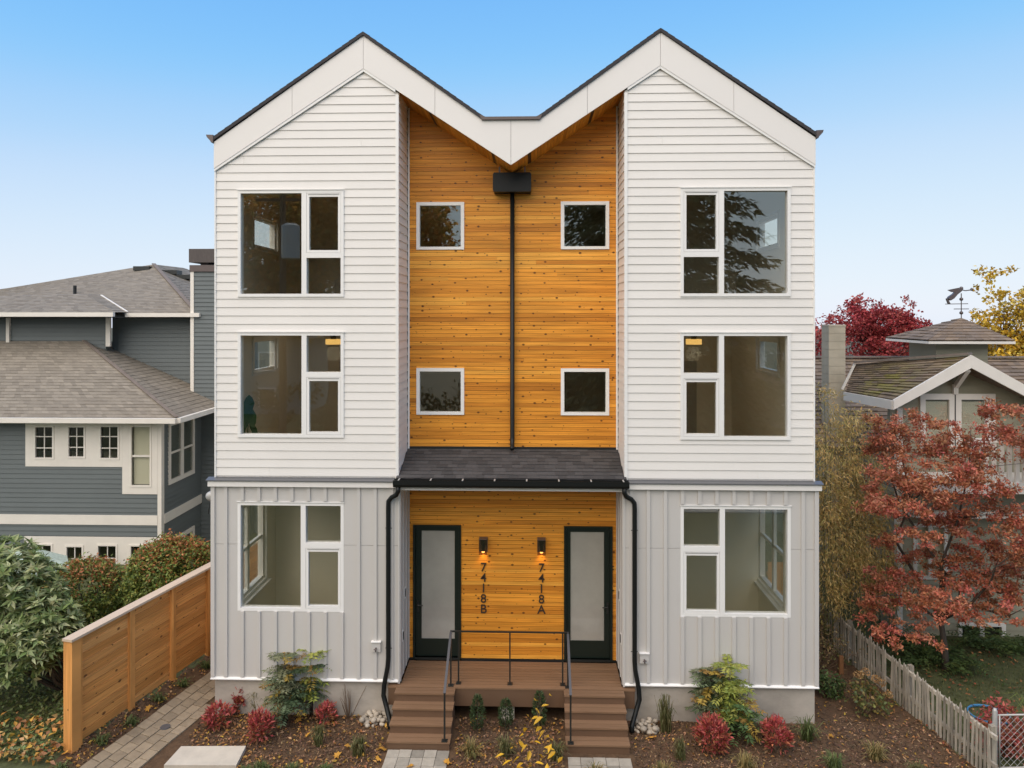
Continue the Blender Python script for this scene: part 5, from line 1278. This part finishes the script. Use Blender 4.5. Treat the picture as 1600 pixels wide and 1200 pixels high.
p = onz(487, 1117, .0); mahonia(Vector((p.x, p.y, hgt(p.x, p.y))), 'feathery shrub with yellow green top right beside its duller twin under the left wing window', [(.04, .0, 1.12, MY, .30), (.03, .02, .88, MG, .30), (-.05, -.05, .6, MG, .32)], r4)
p = onz(1112, 1134, 0); mahonia(Vector((p.x, p.y, hgt(p.x, p.y))), 'feathery blue green shrub left under the right wing window', [(-.08, 0, .86, MG, .34), (.08, .02, .72, MG, .34), (-.1, -.1, .55, MG, .34), (-.02, -.02, .95, MO, .30)], r4)
p = onz(1142, 1150, 0); mahonia(Vector((p.x, p.y, hgt(p.x, p.y))), 'feathery bright green shrub with tall yellow green head under the right wing window', [(.0, .12, 1.12, MY, .33), (.14, -.05, .55, [(.13, .2, .07), (.10, .17, .06)], .36), (.2, -.12, .35, [(.13, .2, .07), (.10, .17, .06)], .34), (.05, .05, .8, MY, .3)], r4)
# slim conical evergreens, hydrangea, bare twigs, sapling
for (u, v, h, lb) in ((746, 1143, .62, 'slim dark evergreen nearest the left stairs'), (790, 1140, .52, 'slim dark evergreen in front of the pale footing block'), (843, 1138, .62, 'slim dark evergreen behind the yellow leaved sapling')):
    p = onz(u, v, 0); p.z = hgt(p.x, p.y); t = thing('evergreen_shrub', lb, 'shrub', p, group='slim evergreens between the stairs')
    n = 800; z = r4.uniform(.06, h, n); R_ = .105 * np.sin(np.clip((z / h) * 2.6 + .35, 0, math.pi)) + .02; q = r4.uniform(0, 6.283, n); P = np.stack([np.cos(q) * R_ * r4.uniform(.5, 1, n), np.sin(q) * R_ * r4.uniform(.5, 1, n), z], 1)
    tg = np.stack([np.cos(q), np.sin(q), np.full(n, .8)], 1) + r4.normal(size=(n, 3)) * .4
    link('foliage', leafmesh('foliage', LEAFG, P, .045, .02, palette(r4, n, [(.06, .09, .035), (.085, .12, .045), (.05, .075, .03)], .2), r4, .4, tang=tg), t)
    MB().tube([(0, 0, -.03), (0, 0, h * .9)], [.012, .004], 5).build('stem', BARK, t)
p = onz(1352, 1118, 0); p.z = hgt(p.x, p.y); t = thing('hydrangea', 'straggly hydrangea with dried tan flower heads beside the picket fence', 'shrub', p)
hd = [(-.1, .05, .72), (.05, .1, .74), (.2, .02, .66), (.33, .1, .55), (.38, -.05, .42), (.0, -.1, .55), (.15, -.1, .45)]
mb = MB(); limbs(mb, (0, 0, 0), [Vector(h_) * .97 for h_ in hd] + [(-.25, -.1, .5), (.1, -.3, .35), (-.2, .2, .6)], .008, r4, bend=.05, n=4); mb.build('stems', BARKP, t)
for h_ in hd[:5]:
    P = r4.normal(size=(90, 3)); P = P / np.linalg.norm(P, axis=1)[:, None] * .075; P[:, 2] *= .7
    link('flower_head', leafmesh('flower_head', LEAF, P + np.array(h_), .03, .028, palette(r4, 90, [(.40, .22, .08), (.34, .19, .08), (.44, .28, .13)], .12), r4, .4), t)
P, K_, kk = clumps(r4, [(.05, 0, .32, .38, .3, .26, 420)], 10, .3, .3)
link('foliage', leafmesh('foliage', LEAF, P, .075, .05, palette(r4, 420, [(.12, .14, .045), (.20, .20, .06), (.26, .18, .06), (.10, .12, .05)], .2), r4, .4), t)
for (u, v, h, lb) in ((545, 1122, .62, 'bare twiggy shrub against the foundation left of the left downspout'), (358, 1104, .45, 'bare wispy twigs at the left foundation corner')):
    p = onz(u, v, 0); p.z = hgt(p.x, p.y); t = thing('bare_shrub', lb, 'shrub', p); mb = MB()
    for i in range(16):
        a = r4.normal(size=2) * .13; mb.tube([(a[0] * .1, a[1] * .1, -.02), (a[0] * .6, a[1] * .6, h * .5 * r4.uniform(.7, 1)), (a[0] * 1.1 + r4.normal() * .03, a[1], h * r4.uniform(.6, 1.05))], [.006, .0045, .002], 4)
    mb.build('twigs', BARKP, t)
p = onz(840, 1216, 0); p.z = hgt(p.x, p.y); t = thing('yellow_leaved_sapling', 'thin sapling with a few large yellow leaves in front of the porch', 'sapling', p)
yl = [(838, 1094), (858, 1086), (836, 1106), (848, 1120), (822, 1137), (818, 1148), (810, 1158), (800, 1170), (824, 1163), (833, 1158), (858, 1152), (862, 1162), (868, 1174), (855, 1192), (828, 1172), (812, 1182), (806, 1200), (846, 1135), (827, 1198), (862, 1200), (800, 1188), (842, 1178), (850, 1168), (836, 1192), (872, 1192), (818, 1192), (788, 1178), (846, 1104), (830, 1124), (852, 1140)]
mb = MB(); k_ = (p.y + CAMD) / FPX
mb.tube([(0, 0, -.05), (.01, 0, .35), (.03, .02, .7), (-.0, .02, 1.0)], [.009, .007, .005, .003], 5)
YL = mat('yellow_leaf', (.78, .46, .03), .5, rnd=.22, trans=.25)
lm = []
for i in range(4):
    L, W = .16, .07; vs = [(0, 0, 0), (W * .5, L * .3, .012), (W * .42, L * .65, .0), (0, L, -.02), (-W * .42, L * .65, .004), (-W * .5, L * .3, .014), (0, L * .45, -.008)]
    me = bpy.data.meshes.new('leaf'); me.from_pydata(vs, [], [(0, 1, 6), (1, 2, 6), (2, 3, 6), (3, 4, 6), (4, 5, 6), (5, 0, 6)]); me.materials.append(YL); lm.append(me); break
for (u, v) in yl:
    q = at(u, v, p.y + r4.uniform(-.12, .12)) - p; o = link('leaf', lm[0], t); o.location = q; o.rotation_euler = (r4.uniform(-.9, .3), r4.uniform(-.5, .5), r4.uniform(0, 6.28)); s_ = r4.uniform(.75, 1.2); o.scale = (s_, s_, s_)
    st = Vector((.015, .01, max(.12, min(.95, q.z - .08)))); mb.tube([st, st.lerp(q, .6) + Vector((0, 0, .02)), q], [.003, .0025, .0015], 4)
mb.build('stem', BARKP, t)
# dark ferns and low shrubs around the maple foot
FC = [(.075, .12, .038), (.10, .15, .045), (.135, .175, .055), (.06, .095, .03)]
for (u, v, y, ru, rv, n, nm, lb) in ((1425, 1035, 2.2, 40, 26, 900, 'fern', 'loose dark fern just behind the picket fence'), (1500, 1040, 1.9, 40, 26, 900, 'fern', 'broad dark fern right of the maple trunk'), (1462, 1010, 2.6, 40, 26, 900, 'fern', 'dark green fern mound left of the maple trunk under the cottage wall'), (1530, 1010, 2.9, 36, 26, 900, 'fern', 'dark green fern mound in front of the low cottage window'), (1415, 1010, 3.0, 26, 34, 500, 'fern', 'narrow dark fern at the cottage corner board'), (1590, 1018, 2.8, 34, 26, 700, 'fern', 'dark green fern mound at the right end of the cottage wall')):
    b = at(u, v, y); b.z = hgt(b.x, b.y); t = thing(nm, lb, 'fern', b, group='ferns under the cottage wall'); P, T, Cc = [], [], []
    for j in range(34):
        q = r4.uniform(0, 6.283); pinnate(r4, P, T, Cc, np.array([r4.normal() * .12, r4.normal() * .1, .05]), np.array([math.cos(q), math.sin(q), r4.uniform(.4, 1.6)]), r4.uniform(.5, .9), FC, droop=.5, pairs=9)
    n = len(P); link('fronds', leafmesh('fronds', LEAF, np.array(P), .10, .035, np.clip(np.array(Cc), .01, 1), r4, .5, tang=np.array(T)), t)
b = at(1315, 1090, 1.2); b.z = hgt(b.x, b.y)
for (x, y, n, R, lb) in ((6.05, .95, 600, .28, 'low dark green shrub against the right side of the house'), (6.75, 3.3, 900, .42, 'brownish scrubby shrub below the bamboo')):
    t = thing('low_shrub', lb, 'shrub', ground_vec(x, y)); P, K_, kk = clumps(r4, [(0, 0, R * .7, R, R, R * .7, n)], 18, .3, .4)
    link('foliage', leafmesh('foliage', LEAFG, P, .075, .035, palette(r4, n, FC if R < .4 else [(.16, .12, .05), (.11, .11, .04), (.20, .15, .07)], .2), r4, .4), t)
    mb = MB(); limbs(mb, (0, 0, 0), [P[i] for i in r4.integers(0, n, 14)], .012, r4, bend=.08, n=4); mb.build('stems', BARK, t)
URNG = np.random.default_rng(97)
for (x, y, h, lb) in ((6.25, 2.0, .75, 'dry brown tangle of stems at the foot of the bamboo by the white house'), (6.5, 2.75, .9, 'dry brown tangle of stems behind the wooden stake'), (6.72, 3.7, 1.0, 'dry brown tangle of stems where the picket fence ends')):
    t = thing('dry_shrub', lb, 'shrub', ground_vec(x, y)); mb = MB(); tipz = []
    for i in range(46):
        a = URNG.normal(size=2) * .24; hh = h * URNG.uniform(.4, 1.1); tipz.append((a[0] * 1.3, a[1] * 1.3, hh)); mb.tube([(a[0] * .2, a[1] * .2, -.03), (a[0] * .8, a[1] * .8, hh * .6), (a[0] * 1.3 + URNG.normal() * .06, a[1] * 1.3, hh)], [.006, .0045, .002], 4)
    mb.build('twigs', BARKP, t); n = 520; q = URNG.integers(0, 46, n); P = np.array(tipz)[q] * URNG.uniform(.35, 1, (n, 1)) + URNG.normal(size=(n, 3)) * .05
    link('foliage', leafmesh('foliage', LEAF, P, .07, .026, palette(URNG, n, [(.30, .20, .09), (.22, .17, .07), (.16, .17, .06), (.36, .26, .12)], .2), URNG, .3), t)
# red azalea leaves behind the wire gate
t = thing('red_shrub', 'bright coral red shrub pressed behind the wire gate', 'shrub', ground_vec(8.15, -.85)); P, K_, kk = clumps(r4, [(0, 0, .45, .45, .35, .42, 1300)], 16, .3, .3)
link('foliage', leafmesh('foliage', LEAF, P, .085, .042, palette(r4, 1300, [(.46, .09, .075), (.40, .14, .09), (.34, .12, .06), (.52, .13, .11)], .18), r4, .4), t)
mb = MB(); limbs(mb, (0, 0, 0), [P[i] for i in r4.integers(0, 1300, 14)], .012, r4, bend=.08, n=4); mb.build('stems', BARK, t)

# ---- river stones, mulch chips, fallen leaves, grass
r5 = random.Random(77)
import bmesh
sm = []
for i in range(6):
    bm = bmesh.new(); bmesh.ops.create_icosphere(bm, subdivisions=2, radius=1)
    off = Vector((i * 7.1, 3, 1))
    for v in bm.verts: v.co *= 1 + .22 * noise.noise(v.co * .9 + off)
    me = bpy.data.meshes.new('river_stone'); bm.to_mesh(me); bm.free(); me.materials.append(STONE); me.polygons.foreach_set('use_smooth', [True] * len(me.polygons)); sm.append(me)
for s, cxs, cys, lb in ((-1, -2.42, -.16, 'pale rounded river stone in the pile at the foot of the left downspout'), (1, 2.36, -.24, 'pale rounded river stone in the pile at the foot of the right downspout')):
    placed = []
    for i in range(34):
        for tr in range(30):
            a = r5.uniform(0, 6.28); d = math.sqrt(r5.random()); x, y = cxs + d * .25 * math.cos(a), cys + d * .20 * math.sin(a); r_ = r5.uniform(.034, .062)
            lay = 0 if i < 22 else 1
            if all((x - p[0]) ** 2 + (y - p[1]) ** 2 > ((r_ + p[2]) * .82) ** 2 for p in placed if p[3] == lay): break
        placed.append((x, y, r_, lay)); o = link('river_stone', sm[i % 6]); o.location = (x, y, hgt(x, y) + r_ * .5 + lay * .062); o.scale = (r_ * r5.uniform(.95, 1.35), r_ * r5.uniform(.85, 1.1), r_ * r5.uniform(.65, .85)); o.rotation_euler = (r5.uniform(-.3, .3), r5.uniform(-.3, .3), r5.uniform(0, 6))
        tag(o, lb, 'stone', 'river stones by the ' + ('left' if s < 0 else 'right') + ' downspout')
r6 = np.random.default_rng(61)
def blocked(x, y):
    if y > -.02 and abs(x) < 5.5: return True
    if -2.1 < x < -.92 and y < -.1: return True
    if .88 < x < 2.05 and y < -.1: return True
    if -5.5 < x < -4.3 and -1.6 < y < -1.03: return True
    q = (x - fx) * fr.x + (y - fy) * fr.y; s_ = (x - fx) * fd.x + (y - fy) * fd.y
    if .40 < q < 1.6 and s_ < 5 and x < -5.5: return True
    return False
def scatter(n, x0, x1, y0, y1, f=lambda x, y: True):
    out = []
    while len(out) < n:
        x, y = r6.uniform(x0, x1), r6.uniform(y0, y1)
        if not blocked(x, y) and f(x, y): out.append((x, y))
    return np.array(out)
XY = scatter(22000, -7.0, 7.6, -2.0, 3.0, lambda x, y: y < .1 or r6.random() < .25)
Z = np.array([hgt(a, b) for a, b in XY]) + r6.uniform(.0, .022, len(XY)); n = len(XY)
link('bark_chips', leafmesh('bark_chips', CHIP, np.column_stack([XY, Z]), r6.uniform(.018, .06, n), r6.uniform(.008, .022, n), palette(r6, n, [(.125, .07, .04), (.19, .105, .06), (.08, .05, .032), (.30, .18, .10), (.055, .036, .025), (.11, .065, .042)], .25), r6, .9, six=False), kind='stuff')
def leafdens(x, y): return r6.random() < (.9 if (x < 2 and noise.noise(Vector((x * 1.1, y * 1.6, 3))) > -.1) else .22)
XY = scatter(2600, -7.0, 7.4, -2.0, 1.2, leafdens); n = len(XY)
Z = np.array([hgt(a, b) for a, b in XY]) + r6.uniform(.015, .04, n)
link('fallen_leaves', leafmesh('fallen_leaves', LEAF, np.column_stack([XY, Z]), r6.uniform(.03, .085, n), r6.uniform(.018, .045, n), palette(r6, n, [(.46, .22, .07), (.38, .18, .07), (.52, .29, .08), (.30, .16, .08), (.48, .28, .15), (.56, .34, .06)], .2), r6, 1.1, fold=.35), kind='stuff')
n = 280; X = r6.uniform(-9.0, -7.05, n); Y = -1.9 + r6.random(n) ** 1.6 * 1.1; Z = np.array([hgt(a, b) for a, b in zip(X, Y)]) + r6.uniform(.05, .15, n)
link('fallen_leaves', leafmesh('fallen_leaves', LEAF, np.column_stack([X, Y, Z]), r6.uniform(.06, .13, n), r6.uniform(.05, .09, n), palette(r6, n, [(.58, .30, .08), (.50, .24, .08), (.66, .38, .08), (.42, .20, .09), (.60, .40, .18)], .18), r6, 1.1, fold=.3), kind='stuff')
# larger maple leaves, each five lobed
lobes = []
for k in range(11):
    a = math.pi * (-.15 + 1.3 * k / 10); lobes.append((math.cos(a) * (1, .66)[k % 2], math.sin(a) * (1, .66)[k % 2], r5.uniform(-.12, .12)))
lobes = [(0, -.25, 0)] + lobes
ML = mat('maple_leaf', (.62, .31, .05), .6, rnd=.3, trans=.2)
mlm = bpy.data.meshes.new('maple_leaf'); mlm.from_pydata([(0, 0, .03)] + lobes, [], [(0, 1 + k, 1 + (k + 1) % 12) for k in range(12)]); mlm.materials.append(ML)
mls = [onz(u, v, .04) for u, v in ((436, 1136), (481, 1148), (466, 1126), (528, 1180), (545, 1165), (575, 1165), (598, 1170), (592, 1185), (405, 1104), (1020, 1152), (1300, 1150), (1297, 1068), (700, 1190), (470, 1190), (1262, 1210), (640, 1196))]
r7 = random.Random(5)
for k in range(34): mls.append(Vector((r7.uniform(-8.6, -6.9), r7.uniform(-1.7, -.7), 0)))
for k in range(10): mls.append(Vector((fx + fd.x * r7.uniform(0, 4) + fr.x * .3, fy + fd.y * r7.uniform(0, 4) + fr.y * .3, 0)))
for p in mls:
    o = link('maple_leaf', mlm); s_ = r7.uniform(.045, .085); o.scale = (s_, s_, s_); o.location = (p.x, p.y, hgt(p.x, p.y) + .045); o.rotation_euler = (r7.uniform(-.4, .4), r7.uniform(-.4, .4), r7.uniform(0, 6))
    left = p.x < -6.6
    tag(o, 'yellow fallen maple leaf lying beside the cedar fence' if left else 'yellow fallen maple leaf lying on the bark mulch', 'leaf', 'fallen maple leaves by the fence' if left else 'fallen maple leaves on the mulch')
# lawn blades right of the picket fence
n = 9000; X = r6.uniform(6.9, 12.5, n); Y = r6.uniform(-1.6, 3.4, n); ok = X > 7.6 - .172 * (Y + 1.38); X, Y = X[ok], Y[ok]; n = len(X)
Z = np.array([hgt(a, b) for a, b in zip(X, Y)]); tg = r6.normal(size=(n, 3)) * .5; tg[:, 2] = 1
link('lawn_grass', leafmesh('lawn_grass', LEAF, np.column_stack([X, Y, Z]), r6.uniform(.04, .09, n), .012, palette(r6, n, [(.09, .12, .035), (.125, .14, .045), (.16, .15, .06), (.07, .09, .03)], .2), r6, .3, tang=tg), kind='stuff')
n = 500; X = r6.uniform(7.2, 10.5, n); Y = r6.uniform(-1.5, 3.2, n); Z = np.array([hgt(a, b) for a, b in zip(X, Y)]) + .05
link('fallen_leaves', leafmesh('fallen_leaves', LEAF, np.column_stack([X, Y, Z]), r6.uniform(.04, .08, n), .04, palette(r6, n, [(.34, .10, .05), (.30, .15, .06), (.40, .2, .08)], .2), r6, 1.0, fold=.3), kind='stuff')

# ---- house plant behind the left middle window
p = at(384, 684, .75); t = thing('house_plant', 'large leaved green house plant inside the left wing middle window', 'plant', (p.x, .75, 4.10)); PLG = mat('banana_leaf', (.07, .16, .05), .4, var=.2, vscale=5)
MB().tube([(0, 0, 0), (0, 0, .35), (0, 0, .36)], [.14, .18, .15], 14).build('pot', TRIM, t)
for (dx, dy, h, L, q) in ((-.02, 0, 1.05, .6, .2), (.12, .05, .95, .55, -.3), (-.12, .1, .8, .5, .8), (.18, .1, .72, .5, -.9), (0, .15, 1.2, .5, .1)):
    mb = MB(); mb.tube([(0, 0, .3), (dx * .6, dy * .6, h * .7), (dx, dy, h)], [.015, .012, .006], 5)
    o_ = [(dx + math.sin(q) * L * f * .35 + sgn * w_ * math.cos(q), dy - .03 * f, h + L * f - .25 * L * f * f) for f in (0, .2, .5, .8, 1) for sgn, w_ in ((-1, .11 * math.sin(math.pi * min(1, f * .92 + .06))), (1, .11 * math.sin(math.pi * min(1, f * .92 + .06))))]
    mb.add(o_, [(2 * k, 2 * k + 1, 2 * k + 3, 2 * k + 2) for k in range(4)]); mb.build('leaf', PLG, t)

# ------------------------------------------------------------------ across the street: what the windows mirror
def mir(u, v, d): p = at(u, v, d); return Vector((p.x, -d, p.z))
r8 = np.random.default_rng(81)
d = 30
def EM(u, v, ru, rv, n, dd=0):
    p = mir(u, v, d + dd); k = (d + dd + CAMD) / FPX; return (p.x, p.y, p.z, ru * k, 2.2, rv * k, n)
b = mir(520, 690, d); b.z = hgt(b.x, b.y)
tree('oak_tree', 'broad orange brown autumn tree across the street, mirrored in the left wing windows', b, 5.0, [EM(420, 380, 75, 95, 6400), EM(520, 330, 80, 75, 6000), EM(600, 380, 75, 80, 5600), EM(660, 360, 55, 60, 1800), EM(480, 450, 95, 60, 4800), EM(640, 440, 70, 60, 4000), EM(560, 260, 70, 50, 1600), EM(360, 330, 60, 80, 1600), EM(680, 400, 40, 40, 900)], [(.60, .32, .08), (.66, .33, .07), (.48, .34, .08), (.70, .36, .08), (.38, .31, .08)], .36, .24, r8, r0=.45, per=50, spread=.3, ntips=26, leafmat=LEAFT)
b = mir(1010, 690, d); b.z = hgt(b.x, b.y)
t = thing('conifer_tree', 'tall dark conifer across the street, mirrored in the right wing windows', 'tree', b)
n = 60000; hc = 35.0; z = 2.0 + (hc - 2) * r8.random(n) ** 1.5; R_ = (hc - z) / hc * 11.6 * (.72 + .28 * np.sin(z * 4.3)); q = r8.uniform(0, 6.283, n); q = np.round(q * 9 / 6.283 + np.floor(z / 1.4) * .37) / 9 * 6.283 + r8.normal(size=n) * .16
rad_ = R_ * np.sqrt(r8.uniform(.15, 1, n)); P = np.stack([np.cos(q) * rad_, np.sin(q) * rad_, z - .22 * rad_], 1); tg = np.stack([np.cos(q), np.sin(q), np.full(n, -.45)], 1) + r8.normal(size=(n, 3)) * .35
link('crown', leafmesh('crown', LEAF, P, r8.uniform(.35, .7, n), .19, palette(r8, n, [(.09, .105, .04), (.115, .125, .05), (.07, .09, .035), (.14, .14, .055)], .2), r8, .3, tang=tg), t)
MB().tube([(0, 0, -.3), (0, 0, 14), (0, 0, 33)], [.5, .32, .05], 10).build('trunk', BARK, t, smooth=True)
pp = mir(441, 500, 15.6); t = thing('utility_pole', 'wooden utility pole carrying a grey transformer across the street', 'pole', (pp.x, pp.y, -.2))
MB().tube([(0, 0, -.5), (0, 0, 12.5)], [.17, .12], 10).build('mast', BARK, t)
MB().tube([(.32, 0, 9.65), (.32, 0, 9.7), (.32, 0, 11.0), (.32, 0, 11.1)], [.3, .36, .36, .2], 14).build('transformer', mat('transformer_grey', (.5, .5, .46), .6), t)
MB().box(-1.1, 1.1, -.06, .06, 12.0, 12.12).build('crossarm', BARK, t)
for (x0, x1, hgt_, lab, m) in ((-27, -15, 5.6, 'grey blue gabled house across the street', mat('far_house_teal', (.26, .32, .31), .7)), (14, 25, 5.2, 'beige gabled house across the street', mat('far_house_beige', (.38, .34, .28), .7))):
    t = thing('street_house', lab, 'house', ((x0 + x1) / 2, -38, 0)); w_ = (x1 - x0) / 2
    MB().box(-w_, w_, -4, 4, -.4, hgt_).build('wall', m, t)
    MB().prism([(-w_ - .5, hgt_ - .05), (0, hgt_ + 3.4), (w_ + .5, hgt_ - .05)], -4.4, 4.5).build('roof', SHING_R, t)
    for xx in (-w_ * .6, 0, w_ * .6):
        for zz_ in (1.0, 3.4):
            f = grid_wall(xx - .6, xx + .6, zz_, zz_ + 1.3, 4.0, 4.08, [(xx - .5, xx + .5, zz_ + .1, zz_ + 1.2)]).build('window', TRIM, t); MB().box(xx - .5, xx + .5, 4.01, 4.03, zz_ + .1, zz_ + 1.2).build('pane', DARKIN, f)
hb = thing('street_hedge', 'dark clipped hedge along the far side of the street', 'hedge', (0, -28, -.25)); P, K_, kk = clumps(r8, [(x, 0, 1.6, 2.2, .8, 1.7, 420) for x in np.arange(-22, 23, 3.0)], 30, .25, .5)
link('foliage', leafmesh('foliage', LEAF, P, .3, .2, palette(r8, len(P), [(.05, .065, .025), (.07, .085, .03), (.10, .09, .04)], .2), r8, .4), hb)
